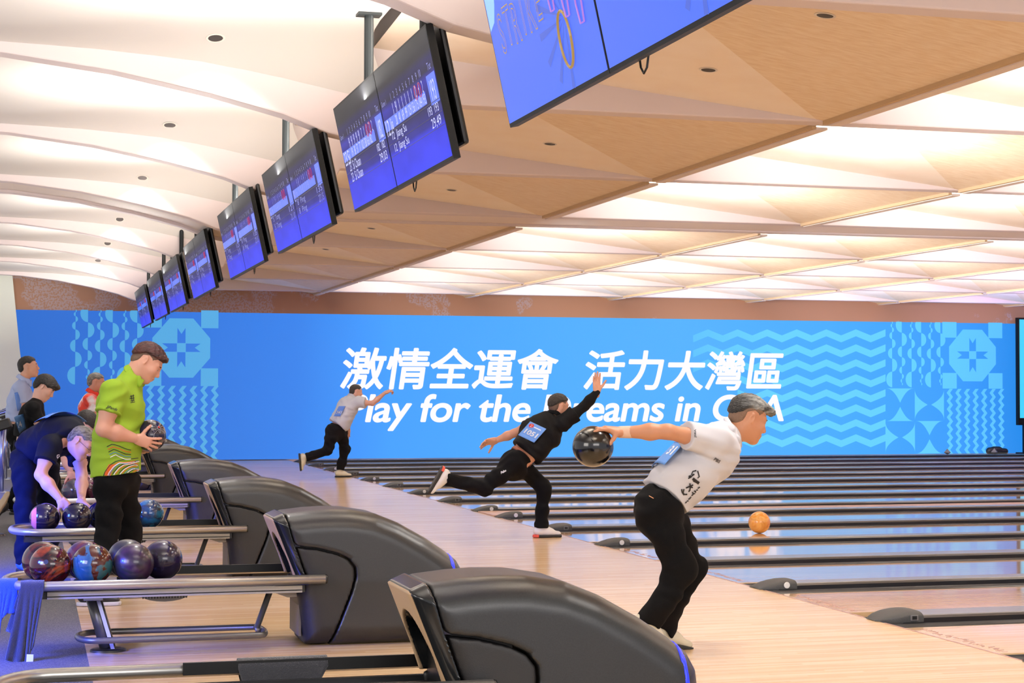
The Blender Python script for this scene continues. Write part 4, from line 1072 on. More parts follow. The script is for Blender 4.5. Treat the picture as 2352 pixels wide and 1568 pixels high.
def shoe(person, ankle, toe_dir, up, m_up, m_sole, res, H=1.0, heel_m=None):
    """low bowling shoe: upper, tongue and sole; ankle is the joint centre"""
    a = V3(ankle); d = nz(toe_dir); u = V3(up); u = nz(u-d*(u@d)); s = np.cross(d, u)
    P = lambda x, z, y=0.0: a+(d*x+u*z+s*y)*H
    S = SDF()
    S.seg(P(-.035, -.035), P(.06, -.045), .040*H, .038*H, .03, 0.9, s)
    S.seg(P(.06, -.048), P(.165, -.058), .040*H, .031*H, .03, 0.72, s)
    S.seg(P(-.015, .012), P(-.012, -.03), .042*H, .044*H, .03)
    S.seg(P(.02, .0), P(.10, -.035), .028*H, .026*H, .03)
    b0 = P(0, -.078)
    S.post.append(plane_cut(b0, -u)); S.post.append(plane_cut(P(-.01, .03), nz(u-d*.35)))
    v, f = S.mesh(res); up_ = mesh_of('shoe', [(v, f, 0)], m_up, person)
    T = SDF(); T.seg(P(-.038, -.082), P(.05, -.082), .043*H, .042*H, .03); T.seg(P(.05, -.082), P(.17, -.080), .042*H, .036*H, .03)
    T.post.append(plane_cut(P(0, -.068), u)); T.post.append(plane_cut(P(0, -.094), -u))
    v, f = T.mesh(res); so = mesh_of('sole', [(v, f, 0)], m_sole, up_)
    if heel_m is not None:
        T = SDF(); T.seg(P(-.04, -.082), P(-.02, -.082), .0445*H, .0445*H, .02); T.post.append(plane_cut(P(0, -.064), u)); T.post.append(plane_cut(P(0, -.092), -u)); T.post.append(plane_cut(P(-.03, 0), d))
        v, f = T.mesh(res); mesh_of('heel', [(v, f, 0)], heel_m, up_)
    L_ = MB()
    for i in range(4):
        x = .035+i*.022; z = .004-i*.011
        L_.tube([P(x, z-.004+.020*0, -.022), P(x+.003, z+.022-.012, 0), P(x, z-.004, .022)], .0028, 5)
    L_.build('laces', M['white'], up_, smooth=True)
    return up_
def decal_pts(S, pts, dr, off):
    dr = nz(dr); P = np.array(pts, float); t = np.zeros(len(P)); ok = np.zeros(len(P), bool)
    for _ in range(60):
        q = P+dr*t[:, None]; F = S.val(q); hit = F < 0.0015; ok |= hit
        t = np.where(hit, t, t+np.clip(F*0.7, 0.0008, 0.03))
    return P+dr*(t-off)[:, None], ok & (t < 0.45)
FIT = {}
def decal(S, m, parent, org, ex, ey, dr, w, h, name='bib', off=0.004, n=(14, 14), thick=True, fit=None):
    """a cloth number hung on the garment: a gently curved sheet just clear of the cloth"""
    org, ex, ey, dr = V3(org), nz(ex), nz(ey), nz(dr)
    xy = np.array([(w*(i/(n[0]-1)-.5), h*(j/(n[1]-1)-.5)) for i in range(n[0]) for j in range(n[1])])
    pts = org+np.outer(xy[:, 0], ex)+np.outer(xy[:, 1], ey)
    if fit is None:
        q, ok = decal_pts(S, pts, dr, 0.0); t = (q-pts)@dr
        A = lambda a: np.stack([np.ones(len(a)), a[:, 0], a[:, 1], a[:, 0]**2*4, a[:, 1]**2*4, a[:, 0]*a[:, 1]], 1)
        if ok.sum() < 8: return None
        med = np.median(t[ok]); ok &= np.abs(t-med) < .12
        B_ = A(xy[ok]); co = np.linalg.solve(B_.T@B_+np.diag([0, 0, 0, .02, .02, .02]), B_.T@t[ok])
        mg = np.percentile(A(xy[ok])@co-t[ok], 97)+off
        fit = lambda a: A(np.asarray(a, float))@co-max(mg, off)
        FIT_ = fit
    q = pts+np.outer(fit(xy)-(0 if thick else .0016), dr)
    b = MB(); b.add([tuple(p) for p in q], [(i*n[1]+j, (i+1)*n[1]+j, (i+1)*n[1]+j+1, i*n[1]+j+1) for i in range(n[0]-1) for j in range(n[1]-1)])
    o = b.build(name, m, parent, smooth=True)
    if thick: md = o.modifiers.new('cloth', 'SOLIDIFY'); md.thickness = 0.0015; md.offset = 1
    FIT[o.name] = (org, ex, ey, dr, fit)
    return o
def on_bib(bib, mb):
    """drops the points of a mesh drawn in bib coordinates (x, y, lift) onto the sheet"""
    org, ex, ey, dr, fit = FIT[bib.name]; a = np.array(mb.v, float)
    q = org+np.outer(a[:, 0], ex)+np.outer(a[:, 1], ey)+np.outer(fit(a[:, :2])-.0026-a[:, 2], dr)
    mb.v = [tuple(p) for p in q]; return mb
def bib_text(bib, m, body, x, y, w=None, h=None, name='bib_number', bold=.03, lift=0.0):
    b = MB(); text_on(b, body, (x, y, lift), (1, 0, 0), (0, 1, 0), w, h, bold); return on_bib(bib, b).build(name, m, bib)
def bib_box(bib, m, x0, x1, y0, y1, name='bib_line', lift=0.0):
    b = MB(); k = 8; b.grid([[(x0+(x1-x0)*i/k, y0+(y1-y0)*j/2, lift) for j in range(3)] for i in range(k+1)]); return on_bib(bib, b).build(name, m, bib)
def decal_text(S, m, parent, body, org, ex, ey, dr, w=None, h=None, name='text', off=0.0065, bold=0.02, shear=0.0):
    org, ex, ey = V3(org), nz(ex), nz(ey); b = MB()
    text_on(b, body, org, ex, ey, w, h, bold, shear)
    q, ok = decal_pts(S, b.v, dr, off)
    fs = [f for f in b.f if all(ok[k] for k in f)]
    if not fs: return None
    c = MB(); c.add([tuple(p) for p in q], fs)
    return c.build(name, m, parent)
def decal_lines(S, m, parent, lines, org, ex, ey, dr, r, name='print', off=0.004):
    """strokes (lists of (x, y) in metres) laid onto the cloth as thin flat ribbons"""
    org, ex, ey = V3(org), nz(ex), nz(ey); b = MB()
    for ln in lines:
        ln = np.array(ln, float); k = max(2, int(np.linalg.norm(np.diff(ln, axis=0), axis=1).sum()/0.012))
        tt = np.linspace(0, len(ln)-1, k); xs = np.interp(tt, range(len(ln)), ln[:, 0]); ys = np.interp(tt, range(len(ln)), ln[:, 1])
        g = np.stack([np.gradient(xs), np.gradient(ys)], 1); g /= np.maximum(np.linalg.norm(g, axis=1), 1e-9)[:, None]; nn = np.stack([-g[:, 1], g[:, 0]], 1)
        rr = r if not isinstance(r, (list, tuple)) else r[0]
        A = [org+ex*(x+a*rr)+ey*(y+c*rr) for x, y, (a, c) in zip(xs, ys, nn)]; B = [org+ex*(x-a*rr)+ey*(y-c*rr) for x, y, (a, c) in zip(xs, ys, nn)]
        q, ok = decal_pts(S, A+B, dr, off); n_ = len(A)
        b.add([tuple(p) for p in q], [(i, i+1, n_+i+1, n_+i) for i in range(n_-1) if ok[i] and ok[i+1] and ok[n_+i] and ok[n_+i+1]])
    return b.build(name, m, parent)

def person(J, label, o):
    """J joints in world space; o options.  The body is one mesh, clothes and hair are its children."""
    res = o.get('res', 0.008); fr = o.get('fine', 0.004); g = {k: V3(v) for k, v in J.items()}; w = o.get('girth', 1.0); aw = o.get('aw', 1.0)
    side = nz(g['shR']-g['shL']); hs = nz(g['hipR']-g['hipL']); sk = skin_mat(o.get('skin', 'd9a184'))
    spine = nz(g['neck']-g['pelvis']); fwd = np.cross(spine, side)
    # ---- body
    B = SDF()
    B.path([g['pelvis'], g['waist'], g['chest']], [.135*w, .125*w, .145*w], .05, flat=.72, side=side)
    B.seg(g['chest'], g['neck']*.85+g['chest']*.15, .14*w, .075, .05, .7, side)
    legs = []
    for q in 'RL':
        B.seg(g['neck']*.8+g['sh'+q]*.2-spine*.03, g['sh'+q], .05, .052, .05)
        e, wr = g['el'+q], g['wr'+q]; m_ = e*.62+wr*.38
        B.path([g['sh'+q], (g['sh'+q]+e)/2, e, m_, wr], [.050*aw, .047*aw, .038*aw, .042*aw, .0265*(aw*.5+.5)], .025)
        B.path([g['hip'+q], g['kn'+q], g['kn'+q]*.65+g['an'+q]*.35, g['an'+q]], [.062, .036, .038, .03], .03)
    v, f = B.mesh(max(res, 0.007)); pieces = [(v, f, 0)]
    Hs, P, ax = head_sdf(g['head'], J['f'], J['up'], o.get('H', 1.0), g['neck'], o.get('nr', .056))
    v, f = Hs.mesh(fr); pieces.append((v, f, 0))
    for q in 'RL':
        hd = o.get('hand'+q)
        if hd:
            S = hand_sdf(g['wr'+q], hd['d'], hd['n'], q == 'R', hd.get('curl', (.3, .3, .35, .4)), hd.get('thumb', (.6, .75, .25)), hd.get('s', 1.0), hd.get('spread', .05), hd.get('tcurl', .25))
            v, f = S.mesh(hd.get('res', fr*0.85)); pieces.append((v, f, 0))
    body = mesh_of('person', pieces, sk, None); tag(body, label, 'person')
    # ---- face
    H = o.get('H', 1.0); fv, sv, uv_ = ax
    if o.get('face', True):
        b1, b2, b3 = MB(), MB(), MB()
        for q in (-1, 1):
            e = uv_ball(.0112*H, 16, 10); c = P(.0745, .004, .031*q); b1.add([Vector(c)+Vector(p) for p in e.v], e.f)
            e = uv_ball(.0060*H, 12, 8); c = P(.0808, .003, .0318*q); b2.add([Vector(c)+Vector(p) for p in e.v], e.f)
            b3.tube([P(.090, .024, .014*q), P(.090, .030, .030*q), P(.076, .028, .047*q)], [.003*H, .0042*H, .0025*H], 6)
        ey = b1.build('eyes', M['white'], body, smooth=True); b2.build('iris', M['black'], ey, smooth=True)
        b3.build('eyebrows', o['hairm'], body, smooth=True)
        b4 = MB(); b4.tube([P(.0875, -.0645, -.020), P(.0955, -.0642, -.008), P(.0955, -.0642, .008), P(.0875, -.0645, .020)], [.0028*H, .0048*H, .0048*H, .0028*H], 6)
        b4.build('lips', mat('lips', 'a8645c', 0.5), body, smooth=True)
    hair_part(P, ax, H, o['hairm'], o.get('hair', HAIR_SHORT), o.get('hthick', .012), body, fr, o.get('fringe', 0.0), o.get('hrough', .003), spike=o.get('spike', 0.0), taper=o.get('taper', .03))
    if o.get('fadem'): hair_part(P, ax, H, o['fadem'], o.get('fade', HAIR_SHORT), .0035, body, fr, 0.0, .0006, name='cropped_hair', taper=.02)
    if o.get('glasses'):
        b = MB()
        for q in (-1, 1):
            b.tube([P(.100+.002*math.cos(k), .004+.018*math.sin(k*math.pi/8), (.033+.024*math.cos(k*math.pi/8))*q) for k in range(16)], .0014*H, 5, closed=True)
            b.tube([P(.098, .008, .056*q), P(.05, .010, .076*q), P(-.02, .012, .083*q)], .0014*H, 5)
        b.tube([P(.101, .008, -.010), P(.101, .008, .010)], .0014*H, 5); b.build('glasses', M['black'], body)
    # ---- trousers
    T = SDF(); tk = o.get('trouser', {}); lw = tk.get('w', 1.0)
    topn = nz(g['waist']-g['pelvis']); wp = g['belt'] if 'belt' in g else g['pelvis']*.45+g['waist']*.55
    seg_clip(T, g['pelvis']-topn*.02, g['waist'], .165*w, .150*w, .05, [(wp, tk.get('wn', topn))], .74, hs)
    T.ell(g['pelvis']-topn*.03-np.cross(topn, hs)*-.02, (hs, np.cross(topn, hs), topn), (.165*w, .125*w, .11), .05)
    for q in 'RL':
        k_, a_ = g['kn'+q], g['an'+q]; h_ = g['hip'+q]; sd = nz(a_-k_); cuff = a_+sd*tk.get('drop', .03)
        T.seg(h_, k_, .098*w*lw, .070*lw, .05)
        seg_clip(T, k_, cuff+sd*.05, .070*lw, .062*lw, .04, [(cuff, sd)])
    dn = nz(g['knR']+g['knL']-g['hipR']-g['hipL'])
    T.post.append(folds(tk.get('amp', .0055)*1.8, 30, dn, hs, 1.3)); T.post.append(folds(.006, 57, dn+hs*.4, np.cross(dn, hs), 4.1))
    v, f = T.mesh(res); mesh_of('trousers', [(v, f, 0)], o['trm'], body)
    if o.get('beltm'):
        Bt = SDF(); Bt.seg(g['pelvis']-topn*.02, g['waist'], .171*w, .156*w, .05, .74, hs)
        n_ = nz(tk.get('wn', topn)); Bt.post.append(lambda F, X, Y, Z: np.maximum(F, np.abs((X-wp[0])*n_[0]+(Y-wp[1])*n_[1]+(Z-wp[2])*n_[2])-.019))
        v, f = Bt.mesh(min(res, .007)); mesh_of('belt', [(v, f, 0)], o['beltm'], body)
    # ---- shirt
    K = SDF(); sh = o.get('shirt', {}); hem = V3(sh.get('hem', g['pelvis'])); hn = nz(sh.get('hemn', g['pelvis']-g['waist']))
    r0, r1, r2, r3 = sh.get('r', (.185, .172, .180, .105)); fl = sh.get('flat', .74)
    cutp = [(hem, hn)]
    bot = hem+hn*.05
    seg_clip(K, bot, g['waist'], r0*w, r1*w, .06, cutp, fl, hs*.5+side*.5)
    seg_clip(K, g['waist'], g['chest'], r1*w, r2*w, .06, cutp, fl, side)
    nk = nz(g['head']-g['neck']); ncut = (g['neck']+nk*sh.get('collar_h', .012), nk)
    seg_clip(K, g['chest'], g['neck'], r2*.95*w, r3*.72, .06, cutp+[ncut], fl, side)
    for q in 'RL':
        a, b_ = g['sh'+q], g['el'+q]; ln = sh.get('len'+q, sh.get('len', .68)); c = a*(1-ln)+b_*ln; d = nz(b_-a)
        seg_clip(K, g['neck']*.72+a*.28-spine*.035, a, .062, .068, .05, [ncut], 1.0)
        rs = sh.get('sleeve', (.072, .070))
        seg_clip(K, a, c+d*.05, rs[0]*w, rs[1]*w, .045, [(c, d)]); K.seg(c-d*.012+d*(rs[1]*w-.018), c+d*.12, rs[1]*w-.018, rs[1]*w-.016, .006, sub=True)
    am = sh.get('amp', .005)*1.7; fd = sh.get('fold', nz(spine+fwd*.5))
    K.post.append(folds(am, sh.get('freq', 30), fd, side, 0.6)); K.post.append(folds(am*.6, 55, nz(spine-fwd*.6), side+spine, 2.9))
    v, f = K.mesh(res); shirt = mesh_of('shirt', [(v, f, 0)], o['shm'], body)
    if sh.get('collar'):
        Cn = SDF(); e1 = side; e2 = np.cross(nk, e1); tilt = sh.get('tilt', .25)
        for (rad, hh, r) in ((.086, .008, .0075), (.080, .024, .0065), (.074, .038, .005)):
            pts = [g['neck']+e1*(rad*math.cos(a))+e2*(rad*.95*math.sin(a))+nk*(hh+tilt*.06*math.sin(a)*np.sign(e2@fwd)*-1) for a in np.linspace(0, 2*math.pi, 21)]
            Cn.path(pts, [r]*21, .016)
        fd_ = fwd
        for q in (-1, 1): Cn.seg(g['neck']+fd_*.078+side*.012*q+nk*.018, g['neck']+fd_*.100+side*.055*q-nk*.045, .012, .007, .02); Cn.seg(g['neck']+fd_*.05+side*.06*q+nk*.02, g['neck']+fd_*.100+side*.055*q-nk*.045, .012, .007, .03)
        v, f = Cn.mesh(min(res, .006)); mesh_of('collar', [(v, f, 0)], sh['collar'], shirt)
    if sh.get('cuffs'):
        for q in 'RL':
            a, b_ = g['sh'+q], g['el'+q]; ln = sh.get('len'+q, sh.get('len', .68)); c = a*(1-ln)+b_*ln; d = nz(b_-a); r_ = sh.get('sleeve', (.072, .070))[1]*w+.002
            Q = SDF(); seg_clip(Q, c-d*.012, c+d*.012, r_, r_, .0, [(c+d*.002, d), (c-d*.016, -d)]); v, f = Q.mesh(min(res, .007)); mesh_of('cuff', [(v, f, 0)], sh['cuffs'], shirt)
    # ---- shoes
    if o.get('shoem'):
        for q in 'RL':
            if 'toe'+q in g:
                shoe(body, g['an'+q], g['toe'+q]-g['an'+q] if False else g['toe'+q], J.get('fup'+q, (0, 0, 1)), o['shoem'], o['solem'], max(fr, .005), 1.0, o.get('heelm'))
                if o.get('sockm'):
                    Sx = SDF(); Sx.seg(g['an'+q], g['an'+q]*.72+g['kn'+q]*.28, .043, .046, .02); v, f = Sx.mesh(max(fr, .005)); mesh_of('sock', [(v, f, 0)], o['sockm'], body)
    return dict(body=body, shirt=shirt, K=K, T=T, B=B, g=g, side=side, spine=spine, fwd=fwd, P=P, ax=ax)

# ------------------------------------------------------------------ cloth and hair materials
C = {}
C['shirt_white'] = mat('white_jersey', 'c9c9d0', 0.85, spec=.15, bump=0.15, bscale=500)
C['shirt_grey'] = mat('pale_grey_jersey', 'c9ccd0', 0.8, spec=.15, bump=0.15, bscale=500)
C['shirt_black'] = mat('black_jersey', '0f0f10', 0.8, spec=.15, bump=0.2, bscale=400)
C['shirt_lime'] = mat('lime_jersey', '93b436', 0.75, spec=.15, bump=0.15, bscale=500)
C['collar_lime'] = mat('lime_collar', '8eaf34', 0.8, spec=.15)
C['shirt_navy'] = mat('navy_jersey', '0e1122', 0.75, spec=.15, bump=0.2, bscale=400)
C['shirt_blue'] = mat('pale_blue_shirt', 'a9b6d8', 0.8, spec=.15, bump=0.1, bscale=300)
C['shirt_red'] = mat('red_white_jersey', 'f4eef0', 0.75, var='e2402c', vscale=3.2, vlo=0.46, vhi=0.56)
C['collar_red'] = mat('red_collar', 'd8321f', 0.75)
C['trouser'] = mat('black_trousers', '0a0a0c', 0.9, spec=.15, bump=0.2, bscale=260)
C['trouser_navy'] = mat('navy_trousers', '0b0e1c', 0.85, spec=.15, bump=0.2, bscale=260)
C['hair_black'] = mat('black_hair', '15120f', 0.55, var='2a241f', vscale=60, bump=0.9, bscale=150, bstretch=(.25, 1, 1))
C['hair_grey'] = mat('grey_hair', '2c2c2c', 0.6, var='a2a3a0', vscale=40, vstretch=(.3, 1.6, 1), vlo=0.36, vhi=0.68, bump=1.0, bscale=130, bstretch=(.2, 1, 1))
def two_tone(m, x0, x1, dark):
    nt = m.node_tree; b = nt.nodes['Principled BSDF']; src = b.inputs['Base Color'].links[0].from_socket
    tc = nt.nodes.new('ShaderNodeTexCoord'); sp = nt.nodes.new('ShaderNodeSeparateXYZ'); nt.links.new(tc.outputs['Object'], sp.inputs[0])
    mr = nt.nodes.new('ShaderNodeMapRange'); mr.inputs['From Min'].default_value = x0; mr.inputs['From Max'].default_value = x1; nt.links.new(sp.outputs['X'], mr.inputs[0])
    mx = nt.nodes.new('ShaderNodeMix'); mx.data_type = 'RGBA'; mx.inputs[6].default_value = lin(dark); nt.links.new(src, mx.inputs[7]); nt.links.new(mr.outputs[0], mx.inputs[0]); nt.links.new(mx.outputs[2], b.inputs['Base Color'])
two_tone(C['hair_grey'], at(1690, 940, Y=8.9).x, at(1735, 940, Y=8.9).x, '1c1b1a')   # dark at the nape, silver at the front
C['hair_salt'] = mat('salt_hair', '4c4844', 0.6, var='8d8880', vscale=60, vstretch=(.3, 1, 1), bump=0.9, bscale=150, bstretch=(.25, 1, 1))
C['hair_red'] = mat('auburn_hair', '2a1413', 0.55, var='542a27', vscale=40, vstretch=(.3, 1, 1), bump=1.0, bscale=130, bstretch=(.2, 1, 1))
C['fade'] = mat('cropped_hair', '7d604d', 0.75, var='6b5341', vscale=200)
C['fade_dark'] = mat('cropped_dark_hair', '6e5547', 0.75, var='5c483b', vscale=200)
C['shoe_white'] = mat('white_leather', 'e6e4df', 0.4)
C['shoe_cream'] = mat('cream_leather', 'd9d2bd', 0.45)
C['shoe_black'] = mat('black_leather', '1c1c1e', 0.4)
C['shoe_blue'] = mat('blue_leather', '3b66d8', 0.4)
C['sole_dark'] = mat('dark_sole', '1d1b1a', 0.6)
C['sole_tan'] = mat('tan_sole', 'b9a184', 0.6)
C['heel_red'] = mat('red_heel', 'd9503c', 0.5)
C['belt_brown'] = mat('brown_belt', '7d3f28', 0.45)
C['belt_black'] = mat('black_belt', '1d1d1f', 0.35)
C['bib'] = mat('blue_bib', '6c9ee6', 0.7)
C['bib_deep'] = mat('bib_band', '5a86d6', 0.7)
C['bib_dark'] = mat('dark_blue_bib', '28507c', 0.7)
C['ink_white'] = mat('white_ink', 'f2f4fa', 0.7)
C['ink_black'] = mat('black_ink', '1c1a1e', 0.7)
C['ink_red'] = mat('red_ink', 'd8322e', 0.7)
C['ink_orange'] = mat('orange_ink', 'e0641e', 0.7)
C['ink_bluegreen'] = mat('blue_ink', '4f86a8', 0.7)
C['tape'] = mat('wrist_tape_cloth', 'd8b49c', 0.8)
C['sock'] = mat('dark_sock', '26262a', 0.8)
C['sock_white'] = mat('white_sock', 'dcdce4', 0.8)
def fl(u, v, Y):                            # ankle of a foot flat on the floor
    p = at(u, v, Y=Y); return Vector((p.x, Y, 0.095))

# ---- bowler in the white polo, ball swung back
Y = 8.9
J = dict(head=at(1719, 963, Y=Y), f=(.93, .03, -.36), up=(.36, 0, .93), neck=at(1671, 1006, Y=Y), chest=at(1630, 1042, Y=Y), waist=at(1566, 1098, Y=Y), pelvis=at(1520, 1158, Y=Y),
         shR=at(1641, 1016, Y=8.73), elR=at(1534, 991, Y=8.66), wrR=at(1426, 992, Y=8.72), shL=at(1650, 1002, Y=9.08), elL=at(1642, 1030, Y=9.33), wrL=at(1630, 1040, Y=9.54),
         hipR=at(1508, 1172, Y=8.81), knR=at(1566, 1310, Y=8.76), anR=at(1493, 1424, Y=8.80), hipL=at(1526, 1172, Y=8.99), knL=at(1588, 1306, Y=9.0), anL=at(1520, 1440, Y=8.98),
         belt=at(1512, 1147, Y=Y), toeR=(.75, 0, -.66), toeL=(.97, 0, -.24), fupR=(.66, 0, .75))
p1 = person(J, 'grey-haired bowler in a white polo and black trousers swinging a black ball back', dict(
    skin='c08766', res=.0062, fine=.0038, hairm=C['hair_grey'], hair=HAIR_TOP, hthick=.016, fringe=.020, hrough=.0035, taper=.035, fadem=C['fade'], fade=HAIR_SHORT, H=1.02, nr=.060,
    handR=dict(d=(-.96, -.04, .20), n=(-.22, .12, -.97), curl=((.18, .35, .3), (.2, .38, .3), (.22, .4, .3), (.3, .4, .3)), thumb=(.45, .28, .8), res=.0032),
    handL=dict(d=(0, 1, -.1), n=(0, 0, -1)),
    trm=C['trouser'], beltm=C['belt_black'], trouser=dict(wn=(.66, 0, .75), w=1.10, drop=.02, amp=.005), shm=C['shirt_white'],
    shirt=dict(hem=at(1530, 1141, Y=Y), hemn=(-.64, 0, -.77), r=(.182, .185, .192, .10), flat=.76, len=.62, sleeve=(.078, .080), collar=C['shirt_white'], collar_h=.02, amp=.006, fold=(.2, .2, 1), freq=26),
    shoem=C['shoe_cream'], solem=C['sole_dark']))
b = SDF(); b.seg(at(1425, 992, Y=8.72), at(1448, 992, Y=8.71), .0315, .033, .0); v, f = b.mesh(.005); mesh_of('wrist_tape', [(v, f, 0)], C['tape'], p1['body'])
S = SDF(); S.path([at(1668, 962, Y=8.88), at(1679, 984, Y=8.815), at(1691, 1010, Y=8.80), at(1694, 1036, Y=8.84)], [.016, .019, .021, .016], .02, flat=.5, side=(1, 0, .6)); v, f = S.mesh(.005); mesh_of('collar', [(v, f, 0)], C['shirt_white'], p1['shirt'])
K = p1['K']; nb = nz((-.66, -.25, .70)); sp_ = nz((.74, 0, .67)); o0 = V3(at(1553, 1052, Y=8.9))+nz((-.68, 0, .74))*.3
bib = decal(K, C['bib'], p1['shirt'], o0, (0, -1, 0), sp_, (.68, 0, -.74), .26, .21)
bib_box(bib, C['bib_deep'], -.13, .13, .05, .10, 'bib_band')
bib_text(bib, C['ink_white'], '31', .075, -.008, h=.065)
bib_box(bib, C['ink_white'], .04, .11, .068, .078, lift=.0006)
oc = V3(at(1612, 1108, Y=8.5)); cd = nz(oc-V3((0, 0, CAM_H)))
def pxl(pts, u0, v0, Yd): k = 1/(4024/(at(u0, v0, Y=Yd)-Vector((0, 0, CAM_H))).dot(fw)); return [((u-u0)*k/.965, -(v-v0)*k) for u, v in pts]
def zpx(pts, x0, y0, s): return [(x0+x/s, y0+y/s) for x, y in pts]
q = lambda pts: pxl(zpx(pts, 1440, 960, 6.532), 1612, 1108, 8.75)
decal_lines(K, C['ink_black'], p1['shirt'], [q([(1040, 785), (985, 800), (965, 850), (1000, 840)]), q([(1010, 840), (960, 875), (915, 905)]), q([(1060, 790), (1085, 880), (1060, 900)])], oc, (1, 0, 0), (0, 0, 1), cd, .0035, 'brush_character')
decal_lines(K, C['ink_black'], p1['shirt'], [q([(925, 885), (960, 870)]), q([(985, 905), (1080, 980)]), q([(995, 930), (1075, 970)])], oc, (1, 0, 0), (0, 0, 1), cd, .0075, 'brush_character')
decal_lines(K, C['ink_black'], p1['shirt'], [q([(815, 1060), (830, 1090), (810, 1110), (850, 1150)]), q([(850, 1060), (830, 1140), (900, 1140)]), q([(880, 1045), (990, 1000)]), q([(940, 975), (950, 1070), (920, 1100)]), q([(920, 1020), (985, 1040)])], oc, (1, 0, 0), (0, 0, 1), cd, .0038, 'brush_character')
decal_lines(K, C['ink_black'], p1['shirt'], [q([(870+i*24, 1270-i*27), (890+i*24+(i % 3)*6, 1250-i*27+(i % 2)*14)]) for i in range(9)]+[q([(975, 1105), (1000, 1140)]), q([(1005, 1085), (1035, 1115)])], oc, (1, 0, 0), (0, 0, 1), cd, .0030, 'brush_writing')
decal_text(K, C['ink_black'], p1['shirt'], 'PBS', V3(at(1648, 1056, Y=8.5)), nz((.86, 0, -.5)), nz((.5, 0, .86)), cd, h=.018, name='chest_text', shear=.2)
decal_text(K, C['ink_black'], p1['shirt'], 'JSBA', V3(at(1597, 992, Y=8.4)), (0, 0, 1), (-1, 0, 0), cd, w=.045, h=.014, name='sleeve_text')
decal_lines(p1['T'], mat('orange_tab', 'e8a070', .6), p1['body'], [pxl([(1487, 1139), (1498, 1145)], 1487, 1139, 8.8)], V3(at(1487, 1139, Y=8.5)), (1, 0, 0), (0, 0, 1), cd, .0018, 'pocket_mark')
bc = at(1362, 1025, Y=8.75)
ball(bc, ball_mat('ball_gloss_black', ['0c0c0d', '16161a', '0e0d0c'], 3, seed=21, rough=.16), 'glossy black ball in the hand of the grey-haired bowler', r=BR)

# ---- bowler with bib 1051
Y = 16.0
J = dict(head=at(1284, 934, Y=Y), f=(.95, .28, -.10), up=(.12, 0, 1), neck=at(1267, 960, Y=Y), chest=at(1249, 990, Y=15.98), waist=at(1216, 1030, Y=Y), pelvis=at(1184, 1062, Y=Y),
         shR=at(1293, 971, Y=15.85), elR=at(1343, 932, Y=15.8), wrR=at(1371, 900, Y=15.78), shL=at(1224, 976, Y=16.1), elL=at(1182, 994, Y=16.25), wrL=at(1140, 1011, Y=16.35),
         hipR=at(1174, 1069, Y=15.9), knR=at(1112, 1121, Y=15.85), anR=at(1026, 1098, Y=15.9), hipL=at(1194, 1069, Y=16.1), knL=at(1249, 1118, Y=16.1), anL=fl(1243, 1210, 16.1),
         belt=at(1197, 1046, Y=Y), toeR=(-.5, 0, -.86), fupR=(.86, 0, -.5), toeL=(1, 0, 0))
p2 = person(J, 'bowler in black with a blue 1051 bib, arm raised high in follow-through', dict(
    skin='d6a084', res=.0075, fine=.0048, hairm=C['hair_black'], hair=HAIR_CROP, hthick=.014, fadem=C['fade_dark'], H=.96,
    handR=dict(d=(-.03, .05, 1), n=(.1, -1, 0), curl=(.08, .05, .08, .15), thumb=(.75, .62, .1), spread=.06), handL=dict(d=(-.96, 0, -.14), n=(-.1, -.8, -.6), curl=(.25, .3, .35, .4), thumb=(.5, .8, .25), spread=.16),
    trm=C['trouser'], beltm=C['belt_brown'], trouser=dict(wn=(.70, 0, .71), w=.98, drop=-.0), shm=C['shirt_black'],
    shirt=dict(hem=at(1206, 1034, Y=Y), hemn=(-.70, 0, -.71), r=(.18, .185, .19, .11), flat=.78, lenR=.55, lenL=.42, sleeve=(.078, .080), collar=C['shirt_black'], amp=.006),
    shoem=C['shoe_white'], solem=C['sole_dark'], heelm=C['heel_red'], sockm=C['sock']))
S = SDF(); g = p2['g']; S.path([g['shR'], (g['shR']+g['elR'])/2, g['elR'], g['elR']*.6+g['wrR']*.4, g['wrR']], [.058, .053, .044, .047, .033], .03); v, f = S.mesh(.008); mesh_of('arm_sleeve', [(v, f, 0)], C['shirt_black'], p2['body'])
K = p2['K']; ex_ = nz(V3(at(1257, 986, Y=16))-V3(at(1218.6, 968.6, Y=16))); ey_ = nz(V3(at(1218.6, 968.6, Y=16))-V3(at(1190, 1000.7, Y=16))); dd = nz((.30, .95, -.1)); dd = nz((.27, .96, 0))
o0 = V3(at(1223, 994, Y=15.5)); kx = 16.4/4024
bib = decal(K, C['bib'], p2['shirt'], o0, ex_, ey_, dd, 42*kx, 43*kx, n=(12, 12))
bib_text(bib, C['ink_white'], '1051', 0, -4*kx, w=31*kx, h=13*kx)
b = MB(); b.add([(-12*kx+5.5*kx*math.cos(k*math.pi/12), 13*kx+5.5*kx*math.sin(k*math.pi/12), 0) for k in range(24)], [tuple(range(24))]); on_bib(bib, b).build('bib_badge', C['ink_red'], bib)
bib_text(bib, C['ink_white'], '2', -12*kx, 13*kx, h=7*kx, name='badge_number', lift=.0008)
bib_box(bib, C['ink_white'], -5*kx, 13*kx, 11.5*kx, 14*kx); bib_box(bib, C['bib_deep'], -20*kx, 20*kx, 6.5*kx, 7.2*kx); bib_box(bib, C['bib_deep'], -20*kx, 20*kx, -12.5*kx, -11.5*kx)
decal_text(p2['T'], C['ink_white'], p2['body'], 'Pabo', V3(at(1161, 1086, Y=15.5)), nz((.88, 0, .42)), nz((-.42, 0, .88)), (.2, 1, 0), h=.022, name='thigh_text', shear=.3, bold=.04)

